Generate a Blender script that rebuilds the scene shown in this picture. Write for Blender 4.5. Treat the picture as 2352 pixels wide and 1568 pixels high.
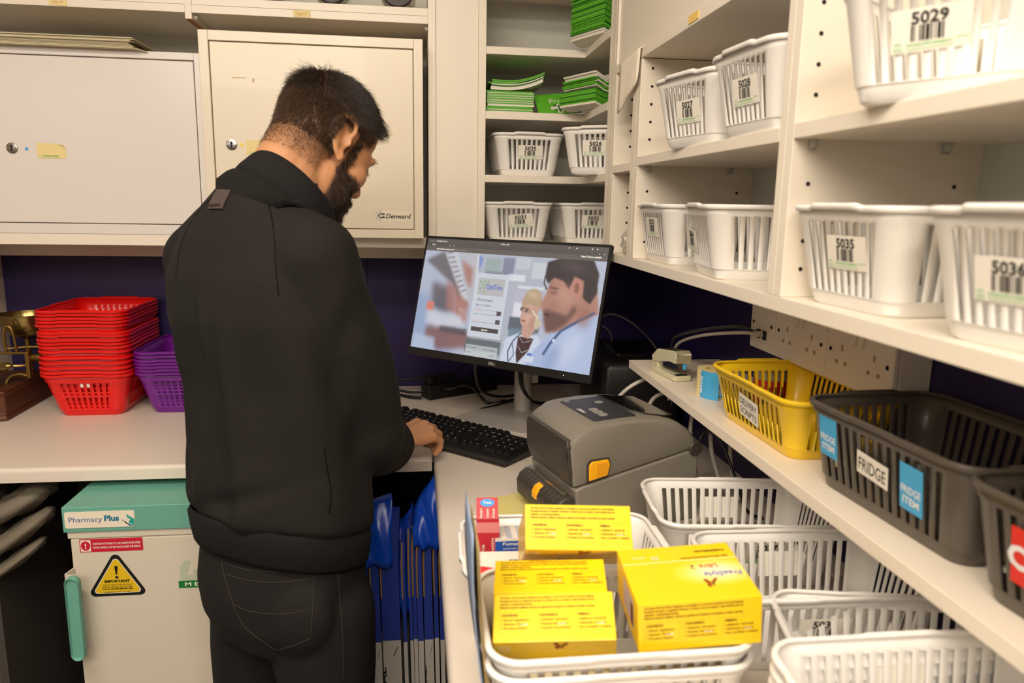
import bpy, bmesh, math, random
import numpy as np
from mathutils import Vector, Matrix, Euler
random.seed(7)
SC = bpy.context.scene
COL = SC.collection
for o in list(bpy.data.objects): bpy.data.objects.remove(o)
R = math.radians
V = Vector
# ------------------------------------------------------------------ camera
EYE = V((0.0, 0.0, 1.44))
yaw, pitch, roll = .1301, .1844, -.0174
fw = V((math.sin(yaw)*math.cos(pitch), math.cos(yaw)*math.cos(pitch), -math.sin(pitch)))
rt0 = V((math.cos(yaw), -math.sin(yaw), 0)); dn0 = fw.cross(rt0)
rt = rt0*math.cos(roll) + dn0*math.sin(roll)
up = -(dn0*math.cos(roll) - rt0*math.sin(roll))
cam = bpy.data.cameras.new('camera'); co = bpy.data.objects.new('camera', cam); COL.objects.link(co)
M4 = Matrix((rt, up, -fw)).transposed().to_4x4(); M4.translation = EYE
co.matrix_world = M4
cam.sensor_width = 36; cam.lens = 1693/2352*36; cam.clip_start = .02
cam.dof.use_dof = True; cam.dof.focus_distance = 1.5; cam.dof.aperture_fstop = 5.0
SC.camera = co
# ------------------------------------------------------------------ world, lamps, exposure
SC.view_settings.view_transform = 'Standard'; SC.view_settings.look = 'None'
SC.view_settings.gamma = 1; SC.view_settings.use_curve_mapping = False
SC.view_settings.exposure = 0.45
w = bpy.data.worlds.new('room_light'); SC.world = w; w.use_nodes = True
w.node_tree.nodes['Background'].inputs[0].default_value = (1.0, .84, .68, 1)
w.node_tree.nodes['Background'].inputs[1].default_value = .26
def area(name, loc, target, sx, sy, power, col):
    l = bpy.data.lights.new(name, 'AREA'); l.shape = 'RECTANGLE'; l.size = sx; l.size_y = sy; l.energy = power; l.color = col
    o = bpy.data.objects.new(name, l); COL.objects.link(o); o.location = loc
    o.rotation_euler = (V(target)-V(loc)).to_track_quat('-Z', 'Y').to_euler(); return o
area('ceiling_tube_light', (-.50, .30, 2.42), (-.35, .75, 0), 1.3, .16, 19, (1, .88, .74))
area('ceiling_tube_light', (-3.36, -4.4, 2.42), (-3.36, -4.399, 0), .10, 2.2, 45, (1, .88, .74))
area('ceiling_tube_light', (.15, -.9, 2.42), (.1, -.2, 0), 1.3, .16, 22, (1, .88, .74))
area('ceiling_panel_light', (-.9, -1.3, 2.40), (-.2, 1.2, 1.0), 1.2, .6, 20, (1, .88, .74))
# ------------------------------------------------------------------ materials
def lin(c):
    return tuple(((x/255)/12.92 if x/255 <= .04045 else ((x/255+.055)/1.055)**2.4) for x in c)
MATS = {}
def mat(name, rgb, rough=.5, metal=0, bump=0, bscale=80, var=0, coat=0, emit=None, alpha=1, trans=0, stretch=None, spec=.5):
    if name in MATS: return MATS[name]
    m = bpy.data.materials.new(name); m.use_nodes = True; MATS[name] = m
    nt = m.node_tree; b = nt.nodes['Principled BSDF']; c = lin(rgb)
    b.inputs['Base Color'].default_value = (*c, 1); b.inputs['Roughness'].default_value = rough
    b.inputs['Metallic'].default_value = metal; b.inputs['Coat Weight'].default_value = coat
    b.inputs['Specular IOR Level'].default_value = spec
    b.inputs['Alpha'].default_value = alpha; b.inputs['Transmission Weight'].default_value = trans
    tc = nt.nodes.new('ShaderNodeTexCoord'); mp = nt.nodes.new('ShaderNodeMapping'); nt.links.new(tc.outputs['Object'], mp.inputs[0])
    if stretch: mp.inputs['Scale'].default_value = stretch
    n = nt.nodes.new('ShaderNodeTexNoise'); n.inputs['Scale'].default_value = bscale; n.inputs['Detail'].default_value = 4
    nt.links.new(mp.outputs[0], n.inputs['Vector'])
    if var:
        mx = nt.nodes.new('ShaderNodeMix'); mx.data_type = 'RGBA'
        mx.inputs[6].default_value = (*[x*(1-var) for x in c], 1); mx.inputs[7].default_value = (*[min(1, x*(1+var)) for x in c], 1)
        nt.links.new(n.outputs[0], mx.inputs[0]); nt.links.new(mx.outputs[2], b.inputs['Base Color'])
    if bump:
        bp = nt.nodes.new('ShaderNodeBump'); bp.inputs['Strength'].default_value = bump; bp.inputs['Distance'].default_value = .002
        nt.links.new(n.outputs[0], bp.inputs['Height']); nt.links.new(bp.outputs[0], b.inputs['Normal'])
    else:
        mr = nt.nodes.new('ShaderNodeMapRange'); mr.inputs[3].default_value = max(0, rough-.04); mr.inputs[4].default_value = min(1, rough+.04)
        nt.links.new(n.outputs[0], mr.inputs[0]); nt.links.new(mr.outputs[0], b.inputs['Roughness'])
    if emit:
        b.inputs['Emission Color'].default_value = (*lin(emit[0]), 1); b.inputs['Emission Strength'].default_value = emit[1]
    return m
CREAM = mat('cream_melamine', (232, 222, 206), .38, var=.03, bscale=6)
EDGE = mat('cream_edging', (236, 224, 206), .42)
CHIP = mat('raw_chipboard', (176, 124, 70), .8, bump=.4, bscale=300, var=.25)
TOP = mat('worktop_laminate', (222, 210, 196), .35, bump=.05, bscale=500, var=.03)
PURPLE = mat('purple_paint', (36, 20, 76), .5, bump=.05, bscale=120, var=.08)
SAFEW = mat('white_enamel_steel', (222, 215, 210), .24, bump=.03, bscale=260)
SAFEC = mat('cream_enamel_steel', (226, 214, 192), .30, bump=.03, bscale=200, coat=.1)
BLACKG = mat('black_gap', (12, 11, 12), .7)
WHITEP = mat('white_plastic', (241, 238, 233), .32, coat=.1)
PAPER = mat('white_paper', (232, 226, 214), .7)
INK = mat('black_ink', (20, 18, 18), .6)
GREENINK = mat('green_ink', (120, 200, 120), .6)
CREAMPL = mat('sticky_note_paper', (232, 212, 150), .7)
STEEL = mat('brushed_steel', (150, 146, 140), .3, 1, bump=.05, bscale=400)
CHROME = mat('chrome', (200, 198, 195), .12, 1)
BLACKP = mat('black_plastic', (22, 21, 21), .38, bump=.1, bscale=600)
BLACKC = mat('black_cable_rubber', (18, 17, 17), .35)
GREYC = mat('grey_cable_rubber', (196, 188, 176), .4)
CLEAR = mat('clear_plastic', (214, 210, 200), .25, trans=.35)
# ------------------------------------------------------------------ mesh helpers
_tc = {}
def text_geo(s, bold=0.0):
    k = (s, bold)
    if k in _tc: return _tc[k]
    cu = bpy.data.curves.new('t', 'FONT'); cu.body = s; cu.resolution_u = 2; cu.offset = bold; cu.size = 1
    o = bpy.data.objects.new('t', cu); COL.objects.link(o)
    dg = bpy.context.evaluated_depsgraph_get(); me = bpy.data.meshes.new_from_object(o.evaluated_get(dg))
    v = [tuple(x.co[:2]) for x in me.vertices]; f = [tuple(p.vertices) for p in me.polygons]
    bpy.data.objects.remove(o); bpy.data.curves.remove(cu); bpy.data.meshes.remove(me)
    a = np.array(v) if v else np.zeros((1, 2)); mn = a.min(0); mx = a.max(0)
    _tc[k] = (v, f, mn, mx); return _tc[k]
class MB:
    def __init__(s): s.v = []; s.f = []; s.m = []; s.mats = []; s.col = None
    def mi(s, m):
        if m not in s.mats: s.mats.append(m)
        return s.mats.index(m)
    def add(s, vs, fs, m, M=None):
        b = len(s.v); i = s.mi(m)
        s.v += [tuple(M @ V(p)) if M else tuple(p) for p in vs]
        s.f += [tuple(b+k for k in q) for q in fs]; s.m += [i]*len(fs); return s
    def box(s, x0, x1, y0, y1, z0, z1, m, M=None):
        vs = [(x0,y0,z0),(x1,y0,z0),(x1,y1,z0),(x0,y1,z0),(x0,y0,z1),(x1,y0,z1),(x1,y1,z1),(x0,y1,z1)]
        return s.add(vs, [(3,2,1,0),(4,5,6,7),(0,1,5,4),(1,2,6,5),(2,3,7,6),(3,0,4,7)], m, M)
    def prism(s, pts, z0, z1, m, M=None):
        n = len(pts); vs = [(x, y, z0) for x, y in pts]+[(x, y, z1) for x, y in pts]
        return s.add(vs, [tuple(range(n-1, -1, -1)), tuple(range(n, 2*n))]+[(i, (i+1) % n, n+(i+1) % n, n+i) for i in range(n)], m, M)
    def face(s, pts, m, M=None): return s.add(pts, [tuple(range(len(pts)))], m, M)
    def loft(s, rings, m, cap=True, close=True, M=None):
        n = len(rings[0]); vs = [p for r in rings for p in r]; fs = []
        for k in range(len(rings)-1):
            for i in range(n if close else n-1):
                j = (i+1) % n; fs.append((k*n+i, k*n+j, (k+1)*n+j, (k+1)*n+i))
        if cap: fs += [tuple(range(n-1, -1, -1)), tuple((len(rings)-1)*n+i for i in range(n))]
        return s.add(vs, fs, m, M)
    def tube(s, path, r, m, n=8, M=None, smooth=True):
        P = [V(p) for p in path]
        if smooth and len(P) > 2: P = spline(P)
        rs = r if isinstance(r, (list, tuple)) else None; rings = []
        t0 = (P[1]-P[0]).normalized(); nx = t0.orthogonal().normalized()
        for i, p in enumerate(P):
            t = (P[min(i+1, len(P)-1)]-P[max(i-1, 0)]).normalized()
            nx = (nx-t*nx.dot(t)).normalized(); ny = t.cross(nx)
            rr_ = r if rs is None else rs[0]+(rs[-1]-rs[0])*i/(len(P)-1) if len(rs) == 2 else rs[min(i, len(rs)-1)]
            rings.append([p+(nx*math.cos(2*math.pi*k/n)+ny*math.sin(2*math.pi*k/n))*rr_ for k in range(n)])
        return s.loft(rings, m, M=M)
    def lathe(s, prof, m, n=32, M=None, cap=True):
        rings = [[(r*math.cos(2*math.pi*k/n), r*math.sin(2*math.pi*k/n), z) for k in range(n)] for r, z in prof]
        return s.loft(rings, m, cap=cap, M=M)
    def text(s, t, o, u, v, h, m, bold=0, align='l', width=None, lift=0.0003, shear=0, cap=.73):
        vs, fs, mn, mx = text_geo(t, bold); o = V(o); u = V(u).normalized(); v = V(v).normalized(); n = u.cross(v)
        k = h/cap; kx = k if width is None else width/max(1e-6, (mx[0]-mn[0]))
        wd = (mx[0]-mn[0])*kx; off = 0 if align == 'l' else (-wd/2 if align == 'c' else -wd)
        pts = [o+u*(((x-mn[0])*kx)+off+shear*y*k)+v*(y*k)+n*lift for x, y in vs]
        return s.add(pts, fs, m)
    def build(s, name, parent=None, bevel=0, smooth=None, seg=2, solid=0, sub=0, loc=None, rot=None, autosmooth=35):
        me = bpy.data.meshes.new(name); me.from_pydata([tuple(p) for p in s.v], [], s.f)
        for m in s.mats: me.materials.append(m)
        me.polygons.foreach_set('material_index', s.m)
        o = bpy.data.objects.new(name, me); COL.objects.link(o)
        if parent: o.parent = parent
        if loc is not None: o.location = loc
        if rot is not None: o.rotation_euler = rot
        if smooth:
            me.polygons.foreach_set('use_smooth', [True]*len(me.polygons))
            if smooth != 'all':
                try: me.set_sharp_from_angle(angle=R(autosmooth))
                except Exception: pass
        me.update()
        if solid:
            d = o.modifiers.new('solid', 'SOLIDIFY'); d.thickness = solid; d.offset = 0
        if bevel:
            d = o.modifiers.new('bevel', 'BEVEL'); d.width = bevel; d.segments = seg; d.limit_method = 'ANGLE'; d.angle_limit = R(40)
        if sub:
            d = o.modifiers.new('sub', 'SUBSURF'); d.levels = sub; d.render_levels = sub
        return o
def spline(P, k=6):
    out = []
    for i in range(len(P)-1):
        a = P[max(i-1, 0)]; b = P[i]; c = P[i+1]; d = P[min(i+2, len(P)-1)]
        for j in range(k):
            t = j/k; out.append(.5*((2*b)+(c-a)*t+(2*a-5*b+4*c-d)*t*t+(-a+3*b-3*c+d)*t**3))
    out.append(P[-1]); return out
def tag(o, label=None, cat=None, group=None, kind=None):
    if label: o['label'] = label
    if cat: o['category'] = cat
    if group: o['group'] = group
    if kind: o['kind'] = kind
    return o
def thing(name, label, cat, loc=(0,0,0), rz=0, group=None, rot=None):
    o = bpy.data.objects.new(name, None); COL.objects.link(o); o.location = loc
    o.rotation_euler = rot if rot else (0, 0, rz); o.empty_display_size = .02
    return tag(o, label, cat, group)
def struct(name, mb, **k): return tag(mb.build(name, **k), kind='structure')
def T(x, y, z): return Matrix.Translation((x, y, z))
def copy_tree(o, parent=None):
    c = o.copy(); COL.objects.link(c); c.parent = parent
    for ch in list(o.children): copy_tree(ch, c)
    return c
def rrect(hx, hy, r, n=5):
    pts = []
    for cx, cy, a0 in ((hx-r, hy-r, 0), (-hx+r, hy-r, 90), (-hx+r, -hy+r, 180), (hx-r, -hy+r, 270)):
        for k in range(n+1):
            a = R(a0+90*k/n); pts.append((cx+r*math.cos(a), cy+r*math.sin(a)))
    return pts
# ------------------------------------------------------------------ the room
YW, XW, XL, YC, XS = 2.16, .655, -1.115, 1.882, .416
struct('wall_back', MB().box(XL-.1, XW+.1, YW, YW+.1, 0, 2.5, PURPLE))
b = MB(); b.box(XW, XW+.1, -1.0, YW, 0, 2.5, PURPLE); struct('wall_right', b)
WARMW = mat('off_white_paint', (214, 200, 186), .7, bump=.1)
struct('wall_left', MB().box(XL-.1, XL, 1.5, YW, 0, 2.5, WARMW))
FLOOR = mat('grey_vinyl_floor', (92, 84, 76), .5, bump=.1, bscale=60, var=.1)
struct('floor', MB().box(-5, XW+.1, -6.5, YW+.1, -.05, 0, FLOOR))
struct('ceiling', MB().box(-5, XW+.1, -6.5, YW+.1, 2.5, 2.55, mat('ceiling_white', (225, 218, 205), .8)))
struct('trim_1', MB().box(-.1945+.05, -.1925+.05, YW-.004, YW, .9, 1.30, mat('panel_joint', (30, 18, 55), .5)))
# recessed rail under the wall cabinets
rail = MB().box(XL, .0305, 2.118, 2.136, 1.283, 1.325, CREAM)
tag(rail.build('shelf_rail', bevel=.001), 'long narrow cream rail under the wall cupboards above the purple wall', 'rail')
# wall shelving over the counter
def board(name, parent, x0, x1, y0, y1, z0, z1, m=CREAM, bv=.0008):
    return MB().box(x0, x1, y0, y1, z0, z1, m).build(name, parent, bevel=bv)
WS = thing('wall_shelving', 'cream wall shelving with steel safes standing in its open bays, over the left counter', 'shelving', (0, YC, 1.326))
def wb(n, x0, x1, z0, z1, y0=0, y1=YW-YC, m=CREAM): return board(n, WS, x0, x1, y0, y1, z0-1.326, z1-1.326, m)
wb('bottom_board', XL, .0305, 1.3267, 1.3525)
wb('shelf', XL, -.524, 1.859, 1.8765); wb('shelf', -.509, .0305, 1.859, 1.8765)
wb('lip', XL, -.524, 1.8775, 1.895, .003, .02); wb('lip', -.509, .0305, 1.8775, 1.895, .003, .02)
wb('upright', -.524, -.509, 1.8455, 2.3)
wb('raw_edge', -.5238, -.5092, 1.845, 1.8454, .0005, YW-YC-.001, CHIP)
wb('upright', .0305, .0486, 1.3267, 2.3)
wb('back_panel', XL, .0305, 1.3525, 2.3, YW-YC-.004, YW-YC-.001, mat('pale_backboard', (206, 206, 196), .6))
wb('top_board', XL, .0305, 2.282, 2.3)
pil = MB().box(.0488, .1522, .006, YW-YC-.002, 1.3267-1.326, 2.3-1.326, CREAM).build('filler_panel', WS, bevel=.0008)
for z0, z1 in ((1.829, 1.8585),):
    for x in (-.5055, .027):
        MB().lathe([(.003, -.008), (.005, -.004), (.005, .0)], CLEAR, 12, T(x, .02, z0-1.326+.027)).build('shelf_peg', WS)
for x, t, ang in ((-.795, 'bay 19', 1.5), (-.262, 'bay 17', -1)):
    st = MB().box(-.019, .019, -.0012, 0, -.0075, .0075, CREAMPL); st.text(t, (0, -.0012, -.003), (1, 0, 0), (0, 0, 1), .006, mat('faded_red_ink', (190, 120, 90), .6), align='c')
    o = st.build('paper_label', None, loc=(x, YC-.0002, 1.868), rot=(0, R(ang), 0))
    tag(o, 'small cream paper sticker marked %s on the upper shelf edge' % t if t == 'bay 17' else 'cream paper sticker marked bay 19 at the upper left corner of the photo', 'sticker')
# corner shelving unit
CU = thing('corner_shelving', 'cream corner shelving unit with angled L shaped shelves behind the monitor', 'shelving', (.1524, YC, 1.322))
def cb(n, pts, z0, z1, m=CREAM):
    return MB().prism([(x-.1524, y-YC) for x, y in pts], z0-1.322, z1-1.322, m).build(n, CU, bevel=.0008)
def sq(x0, x1, y0, y1): return [(x0, y0), (x1, y0), (x1, y1), (x0, y1)]
cb('side_board', sq(.1524, .1709, YC, YW-.002), 1.322, 2.3)
YU = 1.6373
Lsh = [(.171, YC), (XS, YC), (XS, YU), (XW-.002, YU), (XW-.002, YW-.002), (.171, YW-.002)]
for zb in (1.322, 1.4927, 1.6457, 1.7976, 1.985): cb('shelf' if zb > 1.33 else 'bottom_board', Lsh, zb, zb+.0178)
BP = mat('pale_backboard', (206, 206, 196), .6)
cb('back_panel', sq(.171, XW-.006, YW-.006, YW-.003), 1.34, 2.3, BP)
cb('back_panel', sq(XW-.006, XW-.003, YU, YW-.006), 1.34, 2.3, BP)
cb('side_board', sq(XS, XW-.002, 1.622, 1.6368), 1.322, 2.3)
# right wall shelving
RS = thing('wall_shelving', 'cream wall shelving along the right wall holding the numbered white baskets', 'shelving', (XS, 0, 1.322))
def rb(n, y0, y1, z0, z1, x0=XS, x1=XW-.002, m=CREAM): return board(n, RS, x0-XS, x1-XS, y0, y1, z0-1.322, z1-1.322, m)
rb('bottom_board', .10, 1.6215, 1.322, 1.3394)
uprs = [(1.5745, 1.5895), (1.590, 1.6215), (1.4155, 1.4425), (1.3957, 1.415), (.818, .8335), (.8005, .8175), (.10, .118)]
for y0, y1 in uprs: rb('upright', y0, y1, 1.3396, 1.7095 if y0 > .9 and y0 < 1.45 else 2.3)
rb('shelf', 1.4427, 1.5743, 1.508, 1.524); rb('shelf', .8337, 1.3955, 1.5155, 1.5315); rb('shelf', .1182, .8003, 1.5165, 1.533)
rb('shelf', .8337, 1.5743, 1.7105, 1.7285)
rb('shelf', .1182, .8003, 1.99, 2.008)
rb('front_panel', .8337, 1.5743, 1.7287, 2.3, XS+.004, XS+.020)
rb('back_panel', .118, 1.6215, 1.34, 2.3, XW-.006, XW-.003, BP)
HOLE = mat('shelf_pin_hole', (20, 16, 14), .8)
HO = []
def holes(yf, sgn, xs_, zs):
    for x in xs_:
        for z in zs:
            if not HO: HO.append(MB().lathe([(.0025, -.0003), (.0025, .0003)], HOLE, 14, Matrix.Rotation(R(90), 4, 'X')).build('pin_hole', RS)); h_ = HO[0]
            else: h_ = HO[0].copy(); COL.objects.link(h_)
            h_.location = (x-XS, yf, z-1.322)
zz = [1.34+.032*k for k in range(1, 12)]
holes(1.3955, 1, (.438, .618), [z for z in zz if z < 1.50 or 1.54 < z < 1.70])
holes(.8003, 1, (.438, .618), [z for z in zz if z < 1.50 or z > 1.545]+[1.73, 1.762])
holes(1.5743, 1, (.452,), [z for z in zz if 1.36 < z < 1.50 or z > 1.54])
for y, xs_ in ((1.39, (.438, .60)), (.795, (.438, .60)), (1.569, (.45,))):
    for x in xs_:
        for z in ((1.5155,) if y > .8 else (1.5165,)):
            pg = MB(); pg.lathe([(.0028, -.009), (.0045, -.006), (.0045, 0)], CLEAR, 12, T(x-XS, y, z-1.322-.0004)); pg.box(x-XS-.004, x-XS+.004, y, y+.0045, z-1.322-.012, z-1.322-.001, CLEAR); pg.build('shelf_peg', RS)
st = MB().box(-.0012, 0, -.02, .02, -.006, .006, mat('yellow_sticker', (240, 200, 110), .6)); st.text('1', (-.0013, .003, -.003), (0, -1, 0), (0, 0, 1), .006, mat('orange_ink', (220, 140, 60), .6))
tag(st.build('paper_label', loc=(XS-.0002, 1.135, 1.7205)), 'small yellow sticker on the edge of the top right shelf', 'sticker')
# desk riser shelf on the right wall
o = MB().box(.4525, XW-.0005, -.1, 1.509, 1.0975, 1.114, EDGE).build('riser_shelf', bevel=.0008)
tag(o, 'long white shelf above the right worktop carrying the yellow and dark grey baskets', 'shelf')
# worktops
def bull(x0, x1, y0, y1, z0, z1, side):
    """board with a rounded front nose on one side"""
    pts = []; r = .009; t = z1-z0
    prof = [(0, z0), (0, z1-r)]+[(r-r*math.cos(R(a)), z1-r+r*math.sin(R(a))) for a in (15, 30, 45, 60, 75, 90)]
    if side == 'y': rings = [[(x, y0+d, z) for d, z in prof]+[(x, y1, z1), (x, y1, z0)] for x in (x0, x1)]
    return MB().loft(rings, TOP)
lc = bull(XL, .030, 1.52, YW, .871, .900, 'y')
lc.box(.030, XW, 1.5765, YW, .871, .8999, TOP)
tag(lc.build('counter', smooth=True), 'long beige worktop along the back wall under the baskets and keyboard', 'worktop')
c = [(XW, -.3), (XW, 1.575)]+[(.034+.032-.032*math.sin(R(a)), 1.575-.032+.032*math.cos(R(a))) for a in range(0, 91, 10)]+[(.034, -.3)]
wtp = MB(); 
rings = []
for ins, z in ((0, .8705), (0, .891), (.0009, .8945), (.003, .8985), (.0065, .9005), (.010, .9012)):
    rings.append([(max(x, .034)+ins if x < .5 else x, y-(ins if y > 0 else 0), z) for x, y in c])
wtp.loft(rings, TOP); 
tag(wtp.build('counter', smooth=True), 'beige worktop along the right wall, with rounded corner, under the printer and white baskets', 'worktop')
o = MB().box(-.886, -.870, 1.54, YW-.01, 0, .870, mat('dark_grey_panel', (70, 64, 60), .6)).build('support_panel', bevel=.001)
tag(o, 'dark upright support panel under the counter at far left', 'panel')
# ------------------------------------------------------------------ baskets
_bk = {}
def basket_meshes(key, L, W, H, tp, mtl, nl, ns, rows, lipw=.0065, rc=.030, th=.0018, grip=True, seg=6, el=.62, es=.72):
    if key in _bk: return _bk[key]
    # perimeter parameters: straight samples carry a slot flag
    per = []
    def straight(side, n, ext):
        ts = [-1, -ext]; fl = [0]
        k = 2*n-1
        for i in range(k):
            ts.append(-ext+2*ext*(i+1)/k); fl.append(1 if i % 2 == 0 else 0)
        ts.append(1); fl.append(0)
        for t, f in zip(ts[:-1], fl): per.append(('s', side, t, f))
    # going round counter clockwise: +x side, corner, +y side, corner, -x side, corner, -y side, corner
    for side, n, ext in ((0, ns, es), (1, nl, el), (2, ns, es), (3, nl, el)):
        straight(side, n, ext)
        for i in range(seg): per.append(('c', side, i/seg, 0))
    def ring(hx, hy, r, z):
        out = []
        for k, side, t, f in per:
            if k == 's':
                if side == 0: p = (hx, t*(hy-r))
                elif side == 1: p = (-t*(hx-r), hy)
                elif side == 2: p = (-hx, -t*(hy-r))
                else: p = (t*(hx-r), -hy)
            else:
                a = R(90*side+90*t); cx = (hx-r)*(1 if side in (0, 3) else -1); cy = (hy-r)*(1 if side in (0, 1) else -1)
                p = (cx+r*math.cos(a), cy+r*math.sin(a))
            out.append((p[0], p[1], z))
        return out
    def dims(z):
        k = z/H; return L/2-lipw-tp*(1-k), W/2-lipw-tp*(1-k), rc-.008*(1-k)
    n = len(per)
    body = MB()
    zs = [0.0]; 
    lv = [(.001, -.001, 0)]
    levels = [(0, .0035), (.003, .0005), (.015, 0.0), (.0155, -.0012)]
    rings = [ring(dims(0)[0]-e, dims(0)[1]-e, dims(0)[2], z) for z, e in levels[:2]]
    zlist = [(z, False) for z in (.015,)]
    rings.append(ring(*dims(.015), .015)); d = dims(.0155); rings.append(ring(d[0]+.0012, d[1]+.0012, d[2], .0155))
    flags = [False, False, False]
    zcur = .0155
    for (za, zb) in rows:
        d = dims(za); rings.append(ring(d[0]+.0012, d[1]+.0012, d[2], za)); flags.append(False)
        d = dims(zb); rings.append(ring(d[0]+.0012, d[1]+.0012, d[2], zb)); flags.append(True)
    d = dims(H-.002); d2 = dims(rows[-1][1]+.004)
    rings.append(ring(d2[0]+.0025, d2[1]+.0025, d2[2], rows[-1][1]+.003)); flags.append(False)
    rings.append(ring(d[0]+.0025, d[1]+.0025, d[2], H-.003)); flags.append(False)
    vs = [p for r in rings for p in r]; fs = []
    for k in range(len(rings)-1):
        for i in range(n):
            if flags[k] and per[i][3]: continue
            j = (i+1) % n; fs.append((k*n+i, k*n+j, (k+1)*n+j, (k+1)*n+i))
    # floor with a sunk rib pattern
    fs.append(tuple(range(n-1, -1, -1)))
    body.add(vs, fs, mtl)
    hx, hy, r = dims(H)
    rim = MB(); rr = []
    for e, z in ((.001, H-.003), (.0015, H-.0008), (.003, H), (lipw-.001, H-.0003), (lipw+.0005, H-.002), (lipw+.0005, H-.006)):
        rg = ring(hx+e, hy+e, r+e, z)
        if grip and e > .0028:
            q = []
            for p, (k, side, t, f) in zip(rg, per):
                x, y, z2 = p
                if k == 's' and side in (0, 2) and abs(t) < .62: x += .003*(1 if side == 0 else -1); z2 += .0022
                if k == 's' and side in (1, 3) and abs(t) < .34 and e > .004: z2 += .0012
                q.append((x, y, z2))
            rg = q
        rr.append(rg)
    rim.loft(rr, mtl, cap=False)
    bo = body.build('basket_body', smooth=True, solid=th); ro = rim.build('rim', smooth=True, solid=.0016)
    _bk[key] = (bo, ro, dims)
    for o in (bo, ro): COL.objects.unlink(o)
    return _bk[key]
def place_basket(key, label, loc, rz, group=None, cat='basket', rot=None, **kw):
    bo, ro, dims = basket_meshes(key, **kw)
    t = thing('plastic_basket', label, cat, loc, R(rz), group, rot)
    for s in (bo, ro):
        c = s.copy(); COL.objects.link(c); c.parent = t
    return t, dims
WB = dict(L=.266, W=.182, H=.104, tp=.017, lipw=.0055, rc=.026, mtl=WHITEP, nl=14, ns=9, rows=[(.0160, .0885)], el=.93, es=.90)
BARS = [0.7, .35, .35, 1.2, .5, .35, .9, .35, 1.2, .35, .5, .7, .35, .5, 1.1, .35, .6]
def sticker(parent, num, side, dims, zc=.058, off=0, tilt=0, W=.062, Hh=.034, back=False):
    """pharmacy label wrapped flat on an outer wall; side: 0 +x,1 +y,2 -x,3 -y"""
    m = MB(); m.box(-W/2, W/2, -.0004, 0, -Hh/2, Hh/2, PAPER)
    m.text(num, (-.0005, -.0005, .0048), (1, 0, 0), (0, 0, 1), .0096, INK, bold=.03, align='c', width=.029)
    x = -.0150
    for i, bw in enumerate(BARS):
        wd = bw*.0025
        if i % 2 == 0: m.face([(x, -.0007, -.0085), (x+wd, -.0007, -.0085), (x+wd, -.0007, .0038), (x, -.0007, .0038)], INK)
        x += wd
    m.text('SWALECLIFFE PHARMACY', (-.018, -.0005, -.0122), (1, 0, 0), (0, 0, 1), .0024, GREENINK, bold=.02, width=.036)
    m.text('OPEN', (-.0285, -.0005, -.0105), (1, 0, 0), (0, 0, 1), .0018, GREENINK, bold=.02)
    for z0, a, b_ in ((-.0150, -.018, .018), (-.0135, -.029, -.021), (-.0155, -.029, -.021), (-.0098, .020, .030)):
        m.face([(a, -.0006, z0), (b_, -.0006, z0), (b_, -.0006, z0+.0007), (a, -.0006, z0+.0007)], GREENINK)
    hx, hy, r = dims(zc); tl = math.atan2(.017, .104)
    o = m.build('label', parent)
    Mt = {3: T(off, -(hy+.0032), zc), 1: Matrix.Rotation(R(180), 4, 'Z') @ T(off, -(hy+.0032), zc),
          2: Matrix.Rotation(R(-90), 4, 'Z') @ T(off, -(hx+.0032), zc), 0: Matrix.Rotation(R(90), 4, 'Z') @ T(off, -(hx+.0032), zc)}[side]
    o.matrix_basis = Mt @ Matrix.Rotation(tl, 4, 'X') @ Matrix.Rotation(R(tilt), 4, 'Y')
    o['label'] = 'paper label printed %s with barcode' % num
    return o
GW = 'white plastic baskets with numbered labels'
def wbk(num, x, y, z, rz, side, desc, zc=.058, off=0, tilt=0, lab=True, rot=None, extra=None):
    t, d = place_basket('white', desc, (x, y, z), rz, GW, rot=rot, **WB)
    if lab: sticker(t, num, side, d, zc, off, tilt)
    if extra: sticker(t, num, extra, d, zc)
    return t, d
# long axis is x; the narrow ends are sides 0 and 2
wbk('5025', .283, 2.018, 1.5108, 90, 2, 'white basket labelled 5025 alone on the left of the corner shelf', off=.004)
wbk('5026', .468, 1.80, 1.5108, 62, 2, 'white basket labelled 5026 half hidden by the corner upright', off=-.004)
wbk('5031', .259, 2.018, 1.3402, 90, 2, 'white basket labelled 5031 on the lowest corner shelf behind the monitor', off=.006, tilt=-6)
wbk('5032', .458, 2.018-.006, 1.3402, 90, 2, 'white basket labelled 5032 on the lowest corner shelf, right of basket 5031', off=-.004)
wbk('5027', 0.524, 1.15, 1.5318, 13, 2, 'white basket labelled 5027 on the middle right shelf', off=.01, zc=.05)
wbk('5028', 0.530, 0.932, 1.5318, 4, 2, 'white basket labelled 5028 next to the upright on the middle right shelf', off=.006, zc=.052)
wbk('5029', 0.523, 0.655, 1.5333, 33, 2, 'large looking white basket labelled 5029 at the top right of the photo', off=-.004, zc=.054)
wbk('5033', 0.546, 1.301, 1.3398, 0, 2, 'white basket labelled 5033 at the far end of the lowest right shelf', off=0, zc=.064)
wbk('5034', 0.538, 1.042, 1.3398, -9, 2, 'white basket labelled 5034 turned on the lowest right shelf by the upright', off=-.05, zc=.050, tilt=4)
wbk('5035', 0.548, 0.71, 1.3398, 3, 2, 'white basket labelled 5035 on the lowest shelf of the nearest bay', off=.012, zc=.058)
wbk('5036', 0.543, 0.488, 1.3398, 5, 2, 'nearest white basket on the lowest shelf, cut by the right photo edge', off=.0, zc=.052)
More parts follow.
